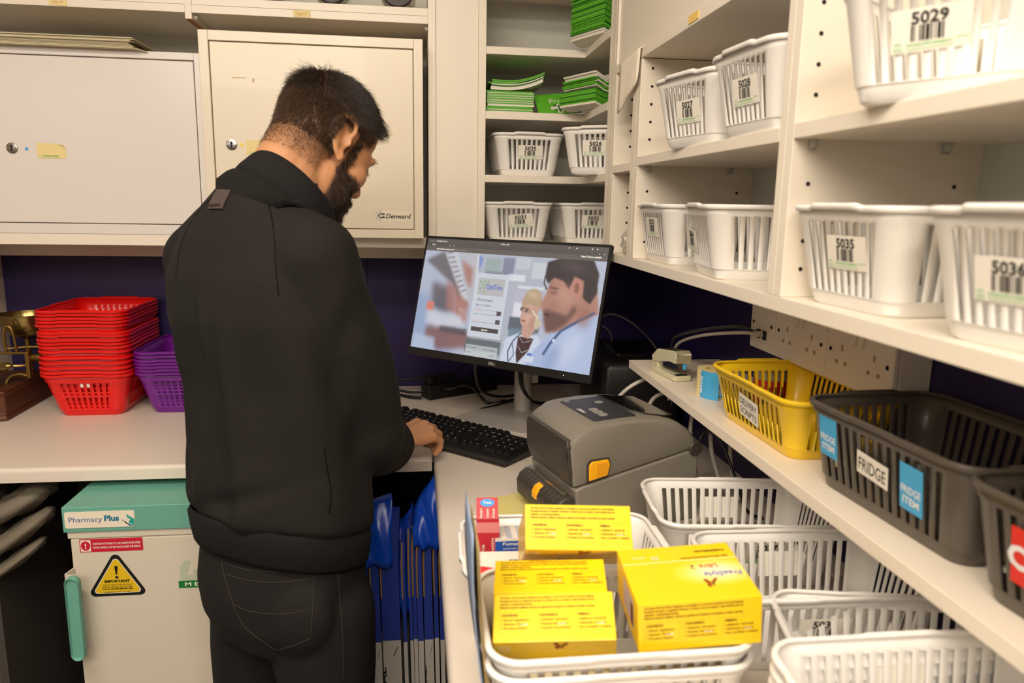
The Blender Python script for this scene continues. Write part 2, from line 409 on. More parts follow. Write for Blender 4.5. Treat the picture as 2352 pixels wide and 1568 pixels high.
# baskets on the right worktop
wbk('5037', .478, 1.000, .9016, -6, 3, 'white basket labelled 5037 on the worktop beside the label printer', off=.02, extra=1)
wbk('5038', .490, .806, .9016, -3, 3, 'white basket labelled 5038 standing on the worktop before basket 5037', off=-.02, extra=1)
wbk('5039', .512, .632, .9016, -12, 3, 'white basket mostly hidden under the basket in the lower right corner', off=0)
for k_ in range(4): wbk('5044', .436, .476, .9016+.0133*k_, -1, 3, ['bottom', 'second', 'third', 'fourth'][k_]+' of the nested white baskets in the lower right corner', lab=False)
wbk('5040', .436, .476, .9549, -1, 3, 'open white basket topping the stack in the lower right corner', off=.02, extra=1)
wbk('5041', .188, .886, .9016, -1.5, 3, 'white basket of tablet boxes behind the yellow boxes', lab=False)
wbk('5042', .197, .697, .9016, 0, 3, 'lower of two nested white baskets at the bottom of the photo', lab=False)
wbk('5043', .197, .698, .9205, 0, 3, 'upper nested white basket holding the yellow sensor boxes', lab=False)
# yellow and grey baskets on the riser shelf
YEL = mat('yellow_plastic', (246, 205, 30), .34, coat=.1)
GRY = mat('dark_grey_plastic', (84, 77, 68), .36, coat=.1)
yb, yd = place_basket('yellow', 'yellow plastic basket labelled DELIVERY SCRIPTS on the riser shelf', (.549, .978, 1.1142), 91, **dict(WB, mtl=YEL, H=.084, L=.258, W=.172, rows=[(.014, .068)]))
def paper_tag(parent, lines, w, h, M, bg=PAPER, fg=INK, th=.012, bold=0, name='label', lab=None, z0=None, gap=1.35):
    m = MB(); m.box(-w/2, w/2, -.0004, 0, -h/2, h/2, bg)
    n = len(lines); top = (n-1)/2*th*gap-th/2 if z0 is None else z0
    for i, s in enumerate(lines): m.text(s, (0, -.0005, top-i*th*gap), (1, 0, 0), (0, 0, 1), th, fg, bold=bold, align='c', width=w*.86 if len(s) > 5 else None)
    o = m.build(name, parent); o.matrix_basis = M
    if lab: o['label'] = lab
    return o
tl = math.atan2(.017, .104)
def onside(side, hx, hy, off, zc, tilt=0):
    a, d = {3: (0, hy), 1: (180, hy), 2: (-90, hx), 0: (90, hx)}[side]
    return Matrix.Rotation(R(a), 4, 'Z') @ T(off, -(d+.0032), zc) @ Matrix.Rotation(tl, 4, 'X') @ Matrix.Rotation(R(tilt), 4, 'Y')
hx, hy, _ = yd(.040)
paper_tag(yb, ['DELIVERY', 'SCRIPTS'], .058, .034, onside(1, hx, hy, .000, .040, 6), th=.0105, lab='white label reading DELIVERY SCRIPTS')
gb, gd = place_basket('grey', 'dark grey plastic basket with FRIDGE stickers on the riser shelf', (.560, .690, 1.1142), 93, **dict(WB, mtl=GRY))
BLUE = mat('sky_blue_sticker', (70, 170, 222), .5); WINK = mat('white_ink', (240, 240, 240), .6)
hx, hy, _ = gd(.06)
BS = dict(bg=BLUE, fg=WINK, th=.0082, bold=.02, z0=-.006, gap=1.4)
paper_tag(gb, ['FRIDGE', 'ITEM'], .032, .050, onside(1, hx, hy, -.084, .066, 2), lab='blue FRIDGE ITEM sticker near the corner', **BS)
paper_tag(gb, ['FRIDGE', 'ITEM'], .032, .050, onside(1, hx, hy, .055, .056, 3), lab='blue FRIDGE ITEM sticker near the middle', **BS)
paper_tag(gb, ['FRIDGE'], .050, .026, onside(1, hx, hy, -.004, .055, 5), th=.015, lab='torn white label reading FRIDGE')
g2, gd2 = place_basket('grey', 'second dark grey basket with a red sticker, cut by the right photo edge', (.560, .425, 1.1142), 93, **dict(WB, mtl=GRY))
RED = mat('red_sticker', (225, 45, 35), .5)
paper_tag(g2, ['CD'], .034, .050, onside(1, hx, hy, -.060, .056, 2), bg=RED, fg=WINK, th=.020, bold=.04, lab='red sticker with white lettering')
# red and purple nested stacks
REDP = mat('red_plastic', (226, 18, 14), .3, coat=.2)
PURP = mat('purple_plastic', (112, 26, 140), .3, coat=.2)
rws = [(.020, .050), (.056, .088)]
KR = dict(L=.270, W=.213, H=.110, tp=.027, mtl=REDP, nl=16, ns=8, rows=rws, es=.84, el=.85)
zr = [1.0056, 1.0137, 1.0247, 1.0378, 1.0498, 1.0657, 1.0767, 1.0856, 1.0945, 1.1054, 1.1123, 1.13, 1.1389, 1.1467, 1.1565, 1.1643]
names = ['bottom red basket of the tall stack, standing on the counter']+['red basket nested in the tall stack beside the purple ones']*14+['topmost red basket of the tall stack, open towards the room']
for i, z in enumerate(zr):
    fl = i in (2, 4, 9, 10)
    o, rd = place_basket('red', names[i], (-.812+random.uniform(-.0015, .0015), 2.006+random.uniform(-.001, .001), .9002+z-1.0102+.0003*i if i else .9002), 90+(180 if fl else 0)+random.uniform(-.6, .6), 'nested red baskets', **KR)
    o.location.z = .9002+(z-1.0056)
    if i == 1:
        paper_tag(o, [], .030, .018, onside(2, *rd(.075)[:2], .004, .078), lab='small white label inside')
zp = [1.0028, 1.012, 1.0202, 1.0284, 1.0365, 1.0466, 1.0558]
for i, z in enumerate(zp):
    nm = 'bottom purple basket of the stack behind the man' if i == 0 else 'topmost purple basket of the stack behind the man' if i == 6 else 'purple basket nested in the stack between red stack and man'
    o, _ = place_basket('purple', nm, (-.598+random.uniform(-.001, .001), 2.018, .9002+(z-1.0028)), 90+random.uniform(-.5, .5), 'nested purple baskets', **dict(KR, mtl=PURP))
# ------------------------------------------------------------------ steel safes
def safe(name, label, x0, x1, z0, z1, yf, depth, m, fr_, lock, door_text=None, lockdx=.04):
    t = thing(name, label, 'safe', (x0, yf, z0)); w_, h_ = x1-x0, z1-z0
    fl, ft, fb = fr_
    b = MB()
    b.box(0, w_, .012, depth, 0, h_, m); b.build('body', t, bevel=.003)
    f = MB(); f.box(0, fl, 0, .0118, 0, h_, m); f.box(w_-fl, w_, 0, .0118, 0, h_, m); f.box(fl, w_-fl, 0, .0118, h_-ft, h_, m); f.box(fl, w_-fl, 0, .0118, 0, fb, m); f.build('door_frame', t, bevel=.0012)
    d = MB(); d.box(fl+.0025, w_-fl-.002, .0008, .0112, fb+.002, h_-ft-.0025, m); do = d.build('door', t, bevel=.0012)
    lx, lz = lock
    k = MB(); k.lathe([(.0, -.0001), (.0125, 0), (.0122, .0022), (.0085, .0032), (0, .0032)], STEEL, 28, T(lx-x0, .0008, lz-z0) @ Matrix.Rotation(R(90), 4, 'X'), cap=False)
    for s in (-1, 1): k.lathe([(.0, .0036), (.0018, .0034)], CHROME, 10, T(lx-x0+.0085*s, .0006, lz-z0) @ Matrix.Rotation(R(90), 4, 'X'))
    pts = [(.0028*math.sin(R(a)), .004+.0028*math.cos(R(a))) for a in range(-150, 151, 20)]+[(.0016, -.0065), (-.0016, -.0065)]
    k.prism(pts, .0030, .0042, BLACKG, T(lx-x0, .0004, lz-z0) @ Matrix.Rotation(R(90), 4, 'X')); k.build('lock', do, smooth=True)
    return t, do
sl, dl = safe('wall_safe', 'large white steel safe with a big flat door, left edge of the photo', -1.098, -.4865, 1.3530, 1.771, 1.8805, .262, SAFEW, (.024, .0165, .0235), (-.9216, 1.5467))
m = MB(); m.box(-.0035, .0035, -.0004, 0, -.0035, .0035, BLUE); o = m.build('blue_sticker', sl, loc=(-.8910+1.098, .0005, 1.5457-1.353))
def note(parent, x, z, w_, h_, curl=True):
    m = MB(); n = 10; k = 5
    vs = []; 
    for j in range(k+1):
        for i in range(n+1):
            u = i/n; v_ = j/k; d = max(0, (u+v_-1.55)); d = d*d*.9 if curl else 0
            vs.append((u*w_-d*.02, -.0006-d*.03, v_*h_-d*.02))
    fs = [(j*(n+1)+i, j*(n+1)+i+1, (j+1)*(n+1)+i+1, (j+1)*(n+1)+i) for j in range(k) for i in range(n)]
    m.add(vs, fs, CREAMPL)
    m.text('SWALECLIFFE PHARMACY', (w_*.2, -.0007, h_*.10), (1, 0, 0), (0, 0, 1), .0034, mat('dark_green_ink', (110, 170, 90), .6), width=w_*.55, bold=.01)
    m.text('OPEN', (w_*.04, -.0007, h_*.12), (1, 0, 0), (0, 0, 1), .0022, GREENINK)
    for q in (.05, .2): m.face([(w_*.2, -.0008, h_*q), (w_*.75, -.0008, h_*q), (w_*.75, -.0008, h_*q+.0006), (w_*.2, -.0008, h_*q+.0006)], GREENINK)
    return m.build('paper_note', parent, loc=(x, .0006, z))
note(sl, -.869+1.098, 1.5255-1.353, .063, .034)
sr, dr = safe('wall_safe', 'cream steel safe with the black maker name low on its door, behind the man', -.4865, .0172, 1.3530, 1.8145, 1.835, .30, SAFEC, (.0215, .022, .0205), (-.4243, 1.5642))
note(sr, -.3925+.4865, 1.5415-1.353, .063, .034, False)
m = MB(); m.box(-.004, .004, -.0004, 0, -.0035, .0045, mat('yellow_dot', (240, 215, 90), .6)); m.build('yellow_sticker', sr, loc=(-.4015+.4865, .0006, 1.5635-1.353))
TEAR = mat('paper_tear_residue', (196, 176, 146), .8)
m = MB()
for x, z, a, b_ in ((-.418, 1.712, .034, .0025), (-.372, 1.704, .005, .010), (-.36, 1.713, .028, .0006)):
    m.prism([(x+.4865, z-1.353), (x+a*.9+.4865, z-1.353+.0006), (x+a+.4865, z+b_-1.353), (x+a*.1+.4865, z+b_*.8-1.353)], -.0003, .0001, TEAR, T(0, .0006, 0) @ Matrix.Rotation(R(90), 4, 'X'))
m.build('torn_paper_mark', sr)
# maker badge
m = MB(); m.box(-.0955+.4865, -.0125+.4865, -.0003, 0, 1.3925-1.353, 1.4185-1.353, mat('badge_film', (232, 221, 200), .3))
m.text('Denward', (-.0735+.4865, -.0004, 1.4005-1.353), (1, 0, 0), (0, 0, 1), .0115, INK, bold=.015, shear=.22, width=.058)
cx, cz = -.0855+.4865, 1.4065-1.353
for a0 in (20, 70):
    p = [(cx-.002+.0105*math.cos(R(a0+k*90))*.75, -.0005, cz+.0105*math.sin(R(a0+k*90))*1.15) for k in range(5)]
for (xa, za), (xb, zb) in (((-.012, .006), (-.002, .012)), ((-.002, .012), (.004, .004)), ((-.012, .006), (-.006, 0)), ((-.012, -.006), (-.002, -.012)), ((-.002, -.012), (.004, -.004)), ((-.012, -.006), (-.006, 0))):
    d = V((xb-xa, 0, zb-za)); nn = V((-d.z, 0, d.x)).normalized()*.0003; A = V((cx+xa, -.0005, cz+za)); B = V((cx+xb, -.0005, cz+zb))
    m.face([A-nn, B-nn, B+nn, A+nn], INK)
m.face([(cx+x, -.0006, cz+z) for x, z in ((-.0072, 0), (-.0035, -.0057), (.010, -.0057), (.010, .0057), (-.0035, .0057))], INK)
m.face([(cx-.0005+.0040*math.cos(R(k*30)), -.0008, cz+.0040*math.sin(R(k*30))) for k in range(12)], mat('badge_grey', (200, 195, 185), .5))
m.text('M', (cx+.0035, -.0007, cz-.0033), (1, 0, 0), (0, 0, 1), .0066, PAPER, bold=.03, width=.006)
m.build('maker_badge', sr, loc=(0, .0007, 0))
# scale / books on left safe top
pg = thing('paper_pile', 'flat pile of old paper booklets lying on the left safe top', 'paper', (-.785, 1.96, 1.7712))
OLD = mat('aged_paper', (206, 194, 160), .85, var=.15, bscale=40, stretch=(1, 1, 30)); OLD2 = mat('aged_paper_dark', (140, 128, 104), .9, var=.2, bscale=60)
zc_ = 0
for i in range(13):
    th_ = random.uniform(.0012, .0026); x0 = -.150-random.uniform(0, .01); x1 = .150+random.uniform(-.01, .012)
    MB().box(x0, x1, -.10-random.uniform(0, .006), .09, zc_, zc_+th_-.0003, OLD2 if i % 4 == 3 else OLD).build('booklet', pg, bevel=.0003); zc_ += th_
m = MB(); m.prism([(.152, -.104), (.175, -.085), (.168, -.05), (.12, -.02), (.10, -.104)], zc_-.012, zc_-.0105, OLD); m.build('booklet', pg, rot=(R(-4), R(7), 0))
# glass jars lying above
JLID = mat('dark_jar_lid', (58, 50, 50), .5); GLS = mat('jar_glass', (205, 215, 205), .05, trans=.95)
for k, x in enumerate((-.345, -.197, -.041)):
    t = thing('glass_jar', ['glass jar with a black lid, leftmost of three lying on the top shelf', 'glass jar with a black lid, middle of three lying on the top shelf', 'glass jar with a black lid, next to the upright on the top shelf'][k], 'jar', (x, 1.915, 1.896+.044), group='black lidded jars on the top shelf')
    Mr = Matrix.Rotation(R(90), 4, 'X')
    MB().lathe([(0, .0), (.036, 0), (.039, .003), (.039, .016), (.037, .018), (0, .018)], JLID, 36, T(0, .012, 0) @ Mr, cap=False).build('lid', t, smooth=True)
    MB().lathe([(.036, 0), (.036, -.006), (.044, -.016), (.044, -.14), (.040, -.145), (0, -.145)], GLS, 36, T(0, .012, 0) @ Mr, cap=False).build('glass_body', t, smooth=True)
# ------------------------------------------------------------------ green packets on the corner shelves
GRN = mat('bright_green_paper', (92, 176, 40), .55, var=.08); GRD = mat('dark_green_paper', (50, 112, 28), .6); WHP = mat('white_envelope', (228, 222, 208), .65)
def stack(name, label, loc, rz, w_, d_, layers, spread=.006, droop=None, seed=1):
    t = thing(name, label, 'paper bags', loc, R(rz)); rnd = random.Random(seed); z = 0
    for th_, mm in layers:
        dx = rnd.uniform(-spread, spread); dy = rnd.uniform(-spread*.6, 0)
        n = 8; rings = []
        for i in range(n+1):
            u = i/n; x = -w_/2+w_*u+dx; zz_ = z+(droop(u, z) if droop else 0)
            rings.append([(x, dy, zz_), (x, d_+dy, zz_), (x, d_+dy, zz_+th_-.0004), (x, dy, zz_+th_-.0004)])
        MB().loft(rings, mm).build('folded_bag', t); z += th_
    return t
L1 = [(.0045, WHP if k in (0, 1, 6, 7) else (GRN if k % 3 else WHP)) for k in range(15)]
stack('bag_stack', 'pile of green and white folded pharmacy bags on the left of the corner shelf', (.2335, 1.905, 1.6638), 2, .118, .17, [(rndt, m_) for (rndt, m_) in [(.004, WHP), (.003, GRN), (.002, WHP), (.003, GRN), (.004, GRN), (.005, WHP), (.003, GRN), (.002, WHP), (.003, GRN), (.0025, WHP), (.004, GRN), (.002, WHP), (.003, GRN), (.002, WHP), (.004, GRN), (.002, WHP), (.004, GRN)]], .003, seed=3)
stack('bag_stack', 'loose fanned green and white bags lying on top of the left bag pile', (.249, 1.905, 1.7178), -3, .130, .15, [(.008, WHP), (.004, GRD), (.003, WHP), (.003, GRN), (.003, GRN), (.003, GRN)], .006, droop=lambda u, z: (u-.3)**2*.045 if u > .3 else (u-.3)**2*.02, seed=5)
def wave(k): return lambda u, z: abs(u-.45)*k
stack('bag_stack', 'lower pile of green prescription bags leaning at the right of the corner shelf', (.444, 1.760, 1.6642), 28, .072, .13, [(.005, WHP), (.004, GRN)]+[(.003, GRN if k % 4 else GRD) for k in range(9)], .003, wave(.02), 7)
stack('bag_stack', 'upper pile of green and white prescription bags, right of the corner shelf', (.446, 1.762, 1.7000), 24, .070, .13, [(.0035, GRN if k % 3 else WHP) for k in range(6)]+[(.004, WHP)]*3, .005, wave(.03), 9)
stack('bag_stack', 'tall pile of green bags on a white one on the top corner shelf', (.458, 1.752, 1.8158), 24, .070, .13, [(.004, WHP)]*3+[(.0032, GRN if k % 4 else GRD) for k in range(34)], .003, wave(.025), 11)
t = MB(); t.box(-.055, .055, -.0006, 0, 0, .075, GRN); t.text('Pre', (-.02, -.0007, .040), (1, 0, 0), (0, 0, 1), .017, WHP, shear=.1)
t.box(-.012, .012, -.0010, -.0006, .012, .018+.018, GRD); t.box(-.020, .028, -.0012, -.0008, .018, .028, WHP); t.box(-.004, .010, -.0012, -.0008, .004, .036, WHP); t.box(-.0005, .0065, -.0014, -.0009, .008, .033, GRD)
o = t.build('prescription_bag', loc=(.362, 1.900, 1.6640), rot=(R(-42), R(-6), R(3)))
tag(o, 'flat green bag printed Pre and a white cross leaning between the bag piles', 'paper bag')
# cloth and label pack in the small compartment
m = MB(); n = 12; CL = mat('white_cotton_cloth', (240, 228, 210), .9, bump=.2, bscale=200)
rows_ = []
for j in range(n+1):
    v_ = j/n; r_ = []
    for i in range(9):
        u = i/8
        y = 1.530-.140*u-.012*v_*(1-u)+.004*v_*u; z = 1.738-(.070+.045*(1-u))*v_
        x = XS-.0045-.003*abs(math.sin(u*5+v_*2))*v_-.002*v_
        if v_ < .14: x = XS+.02-(v_/.14)*.024; z = 1.7300
        r_.append((x, y, z))
    rows_.append(r_)
m.add([p for r_ in rows_ for p in r_], [(j*9+i, j*9+i+1, (j+1)*9+i+1, (j+1)*9+i) for j in range(n) for i in range(8)], CL)
tag(m.build('cloth', smooth='all', solid=.0015), 'small white cloth hanging over the shelf edge beside basket 5027', 'cloth')
m = MB(); m.box(0, .05, -.028, 0, 0, .125, mat('pale_yellow_card', (240, 226, 160), .6)); m.box(-.0006, 0, -.024, -.004, .004, .118, PAPER)
m.text('PHARMACY LABELS', (-.0007, -.012, .01), (0, 0, 1), (0, 1, 0), .005, mat('olive_green_ink', (120, 180, 80), .6), width=.10)
o = m.build('label_pack', loc=(.470, 1.487, 1.5243), bevel=.001); tag(o, 'narrow pale yellow pack with green print in the small compartment', 'pack')
FILM = mat('crumpled_clear_film', (235, 228, 215), .25, trans=.6)
bg = bmesh.new(); bmesh.ops.create_icosphere(bg, subdivisions=3, radius=.026)
for v_ in bg.verts:
    v_.co *= 1+.35*math.sin(v_.co.x*260+1)*math.cos(v_.co.y*210)*math.sin(v_.co.z*300); v_.co.x *= .9; v_.co.z *= 1.2; v_.co.y *= 1.3
me = bpy.data.meshes.new('plastic_wrapping'); bg.to_mesh(me); bg.free(); me.materials.append(FILM)
o = bpy.data.objects.new('plastic_wrapping', me); COL.objects.link(o); o.location = (.452, 1.515, 1.368)
tag(o, 'crumpled clear plastic wrapping in the lowest small compartment by the monitor', 'wrapping')
# ------------------------------------------------------------------ monitor with its picture
def paint(w_, h_, layers, base):
    """small software painter: layers = (kind, data, rgb, alpha, blur)"""
    yy, xx = np.mgrid[0:h_, 0:w_]; X = (xx+.5)/w_*16; Y = (yy+.5)/h_*9
    img = np.zeros((h_, w_, 3)); img[:] = base
    def blur(a, s):
        if s <= 0: return a
        k = max(1, int(s*3)); g = np.exp(-.5*(np.arange(-k, k+1)/s)**2); g /= g.sum()
        a = np.pad(a, ((k, k), (k, k)), mode='edge')
        a = np.apply_along_axis(lambda r_: np.convolve(r_, g, 'valid'), 1, a)
        return np.apply_along_axis(lambda r_: np.convolve(r_, g, 'valid'), 0, a)
    for kind, d, rgb, al, bl in layers:
        if kind == 'p':
            m = np.zeros((h_, w_), bool); n = len(d)
            for i in range(n):
                x1, y1 = d[i]; x2, y2 = d[(i+1) % n]
                if y1 == y2: continue
                c_ = ((y1 > Y) != (y2 > Y)) & (X < (x2-x1)*(Y-y1)/(y2-y1)+x1); m ^= c_
        elif kind == 'e':
            cx, cy, rx, ry, an = d; ca, sa = math.cos(R(an)), math.sin(R(an))
            u = (X-cx)*ca+(Y-cy)*sa; v_ = -(X-cx)*sa+(Y-cy)*ca; m = (u/rx)**2+(v_/ry)**2 < 1
        elif kind == 'l':
            m = np.zeros((h_, w_), bool); pts, lw = d
            for (x1, y1), (x2, y2) in zip(pts[:-1], pts[1:]):
                L2 = (x2-x1)**2+(y2-y1)**2+1e-9; t = np.clip(((X-x1)*(x2-x1)+(Y-y1)*(y2-y1))/L2, 0, 1)
                m |= (X-x1-t*(x2-x1))**2+(Y-y1-t*(y2-y1))**2 < (lw/2)**2
        a = blur(m.astype(float), bl)*al
        img = img*(1-a[..., None])+np.array(rgb)*a[..., None]
    img = img*.86+np.array((176, 172, 172))*.14; return np.clip(img, 0, 255)  # whole picture greyed: washed-out screen reflection put into its colours
def P_(*a): return [(a[i], a[i+1]) for i in range(0, len(a), 2)]
W3 = (196, 204, 222)
Lr = [
 ('p', P_(0,1, 5,1, 6.2,9, 0,9), (178,186,208), 1, 14), ('p', P_(0,4.5, 3,5, 4.2,9, 0,9), (140,162,200), .9, 10),
 ('p', P_(.2,1.8, 1.9,1.0, 2.9,1.2, 4.3,4.3, 4.1,5.0, 3.2,3.6, .9,2.2), (92,88,92), .9, 4),
 ('p', P_(1.9,1.0, 3.2,1.0, 4.9,4.6, 4.5,5.0), (206,206,214), .9, 2.5),
 ('p', P_(3.4,1.0, 5.6,1.0, 5.6,3.0, 5.1,5.2), (188,186,194), .9, 3), ('p', P_(3.7,1.6, 4.9,2.2, 5.0,3.8, 4.4,3.2), (168,104,92), .8, 4)]
for k in range(9): Lr.append(('l', ([(2.15+.24*k, 1.1+.38*k), (2.75+.22*k, 1.05+.36*k)], .09), (90,88,96), .75, 1.2))
Lr += [('p', P_(1.2,3.5, 3.0,3.9, 3.6,5.6, 2.6,6.0, 1.5,5.6), (74,66,72), .8, 7), ('p', P_(2.6,3.4, 3.7,3.7, 3.9,5.9, 2.9,5.6), (164,106,98), .8, 5),
 ('p', P_(3.7,4.2, 5.0,4.9, 5.0,6.6, 3.8,5.8), (170,110,98), .9, 3), ('p', P_(1.1,5.6, 4.5,6.2, 4.6,6.8, 2.6,7.3, 1.1,6.9), (214,214,224), .85, 6),
 ('p', P_(1.3,7.1, 5.4,7.2, 5.6,8.4, 2.6,8.9, 1.2,8.2), (120,72,70), .85, 5), ('p', P_(2.6,7.0, 5.2,7.0, 5.2,7.5, 2.6,7.4), (60,56,60), .8, 3), 
 ('p', P_(.2,7.8, 2.3,8.0, 2.4,9, 0,9), (176,192,220), .9, 4), ('p', P_(1.0,5.1, 1.7,5.15, 1.65,5.85, .95,5.8), (226,120,96), .95, 2.5),
 ('p', P_(5.3,1.0, 11.5,1.0, 11.3,9, 5.9,9), (176,182,196), 1, 3)]
for k in range(5): Lr.append(('l', ([(4.2+.16*k, 5.4), (4.3+.16*k, 7.0)], .05), (232,232,236), .6, 1))
for (x, y, a, b_, c_) in ((6.0,1.3,1.4,1.0,(150,170,168)), (7.6,1.2,1.0,1.5,(120,126,148)), (8.7,1.1,1.3,.9,(196,204,210)), (10.2,1.4,1.1,1.2,(206,210,218)), (6.1,2.3,1.5,.5,(126,128,142)), (8.2,2.4,1.5,.5,(230,232,238)),
   (9.2,3.2,2.2,.25,(226,228,236)), (9.0,3.6,1.2,.9,(190,184,206)), (10.2,3.7,.9,.9,(214,206,224)), (9.1,4.5,1.3,1.1,(232,230,238)), (10.3,4.6,.3,1.0,(150,120,150)), (8.9,5.6,2.6,1.0,(74,84,94)), (9.0,6.4,2.2,.8,(98,122,140)), (5.5,7.4,3.4,.25,(200,206,214)), (5.3,7.6,3.2,1.1,(78,90,94)), (5.4,8.5,3.0,.6,(170,182,186))):
    Lr.append(('p', P_(x,y, x+a,y, x+a,y+b_, x,y+b_), c_, .9, 1.5))
for k in range(14): Lr.append(('p', P_(5.5+.23*k,7.42, 5.6+.23*k,7.58, 5.7+.23*k,7.42), (90,98,104), .8, .5))
Lr += [('l', ([(5.2,1.1), (5.5,4.4)], .22), (216,214,220), .9, 1), ('p', P_(5.3,1.1, 5.75,1.35, 5.5,2.4), (118,138,206), .9, 1)]
# woman
Lr += [('p', P_(8.6,9, 8.9,7.2, 10.2,6.6, 11.5,6.8, 12.2,7.6, 11.8,9), (204,214,234), 1, 1.2), ('p', P_(9.9,7.0, 11.2,7.0, 10.9,8.0, 10.1,9, 9.9,8.2), (54,28,30), 1, .8),
 ('e', (10.6,4.4, .82,1.05, 10), (182,152,120), 1, 1.5), ('p', P_(9.95,4.7, 11.2,4.6, 11.3,6.2, 10.8,7.1, 10.1,6.9, 10.1,6.2, 9.85,5.9), (200,152,132), 1, 1.2),
 ('e', (10.4,5.35, .55,.85, 12), (206,158,138), 1, 1), ('p', P_(11.2,5.2, 11.7,5.9, 11.3,6.4, 11.0,6.0), (214,196,160), .9, 1.5),
 ('e', (10.15,5.8, .20,.07, 8), (150,70,66), 1, .6), ('l', ([(9.85,4.95),(10.3,5.0)], .32), (70,56,52), .8, .8), ('e', (10.02,5.0, .17,.15, 0), (176,140,120), .9, .6), ('e', (10.55,5.08, .22,.18, 0), (176,140,120), .9, .6),
 ('l', ([(10.75,5.0),(11.25,5.45)], .12), (224,214,196), 1, .6), ('l', ([(10.0,7.0),(10.35,7.4),(10.9,7.25),(11.15,7.0)], .05), (170,170,180), .9, .5), ('l', ([(9.98,7.7),(10.4,8.15),(10.9,7.9)], .05), (190,190,196), .9, .5),
 ('l', ([(10.1,6.7),(9.5,7.4),(9.2,8.2),(9.35,8.9)], .09), (52,62,84), 1, .6), ('l', ([(9.5,7.6),(9.75,8.4),(9.4,8.95)], .06), (60,70,92), 1, .6)]
# man
Lr += [('p', P_(10.8,9, 11.4,7.8, 12.6,6.3, 14.6,4.9, 16,4.8, 16,9), (166,184,222), 1, 1.5), ('p', P_(12.4,6.9, 14.9,4.9, 16,5.3, 16,9, 13.0,9), (178,194,228), .8, 8),
 ('p', P_(11.9,2.6, 12.2,1.9, 13.2,1.5, 14.6,1.9, 15.6,3.0, 16,4.7, 14.4,5.6, 13.0,6.3, 12.1,6.4, 11.75,5.2, 11.3,4.55, 11.65,3.6), (178,122,104), 1, 2),
 ('p', P_(11.65,4.75, 12.1,4.8, 12.7,4.9, 13.6,5.1, 14.0,4.2, 14.3,4.6, 13.6,5.7, 12.7,6.3, 12.1,6.45, 11.75,5.6), (92,60,54), .92, 4),
 ('e', (11.95,5.15, .24,.09, 12), (70,36,34), .9, .8),
 ('p', P_(11.35,2.4, 11.4,1.3, 12.4,.95, 15.0,.95, 15.55,1.9, 15.6,3.3, 15.2,4.1, 14.6,3.7, 14.5,2.5, 13.7,2.2, 13.4,3.2, 12.9,2.6, 12.1,2.4, 11.7,2.9), (44,34,36), 1, 1.6),
 ('l', ([(11.35,2.4),(11.35,2.9),(11.65,3.3)], .10), (50,38,38), .9, .8),
 ('e', (14.05,3.05, .38,.72, -6), (190,124,108), 1, 1), ('e', (14.0,3.05, .18,.40, -6), (128,70,62), .9, 1.5), ('l', ([(11.9,3.15),(12.55,3.2)], .16), (64,46,44), .8, 1.2), ('e', (12.3,3.5, .35,.16, 0), (118,78,70), .8, 1.6),
 ('l', ([(15.6,4.7),(14.6,5.3),(13.3,6.2),(12.6,7.2),(12.2,8.0)], .20), (58,84,130), 1, .8), ('e', (12.85,6.95, .12,.12, 0), (230,236,246), 1, .5), ('p', P_(10.9,8.1, 11.25,8.1, 11.2,8.3, 10.85,8.3), (76,106,190), 1, .5), ('p', P_(10.85,8.3, 11.5,8.35, 11.4,8.8, 10.8,8.75), (214,222,240), .9, .6)]
# modelling on the two faces
Lr += [('e', (13.2,3.6, .8,.7, 20), (206,152,132), .55, 9), ('e', (12.4,4.4, .35,.3, 0), (150,96,84), .5, 6), ('e', (14.9,5.0, .5,.8, 0), (140,86,74), .6, 8), ('e', (13.5,1.5, 1.1,.3, 10), (92,78,76), .6, 8), ('e', (11.95,3.1, .15,.5, 10), (150,98,84), .7, 3), ('e', (14.2,7.4, .6,1.4, 25), (206,216,240), .7, 10), ('e', (12.9,8.2, .5,.9, 20), (130,150,196), .6, 8), ('e', (10.5,5.6, .22,.35, 0), (226,182,162), .6, 4), ('e', (10.85,5.9, .2,.4, 0), (164,112,96), .6, 4), ('e', (10.6,3.8, .5,.25, 10), (214,188,150), .7, 4)]
# browser bars
Lr += [('p', P_(0,0, 16,0, 16,1.0, 0,1.0), (88,80,76), 1, 0), ('p', P_(0,0, 16,0, 16,.33, 0,.33), (76,69,66), 1, 0), ('p', P_(0,.33, 16,.33, 16,.62, 0,.62), (70,64,62), 1, 0)]
# login card
Lr += [('p', P_(5.35,2.55, 8.35,2.4, 8.35,7.5, 5.35,7.5), (204,212,224), .97, 0)]
Lr = Lr[:-1]+[('p', P_(5.35,2.5, 8.35,2.5, 8.35,7.45, 5.35,7.45), (208,214,226), .95, 0), ('p', P_(5.62,2.85, 8.05,2.85, 8.05,4.2, 5.62,4.2), (184,184,184), 1, 0),
 ('p', P_(5.6,6.7, 8.1,6.7, 8.1,7.05, 5.6,7.05), (62,54,58), 1, 0), ('p', P_(7.7,5.35, 8.1,5.35, 8.1,5.68, 7.7,5.68), (72,64,72), 1, 0), ('p', P_(7.7,6.0, 8.1,6.0, 8.1,6.33, 7.7,6.33), (72,64,72), 1, 0),
 ('l', ([(5.6,5.68),(7.7,5.68)], .03), (130,130,140), 1, 0), ('l', ([(5.6,5.35),(7.7,5.35)], .02), (160,160,170), 1, 0), ('l', ([(5.6,6.0),(7.7,6.0),(7.7,6.33),(5.6,6.33),(5.6,6.0)], .03), (140,140,150), 1, 0),
 ('p', P_(5.4,8.1, 8.3,8.1, 8.3,8.95, 5.4,8.95), (200,208,208), .75, 0)]
SWN, SHN = 480, 270
pic = paint(SWN, SHN, Lr, (182, 190, 210))
mw, mh = .515, .2965; bz, bt = .0065, .0065; chin = .018
sw, sh = mw-2*bz, mh-bt-chin
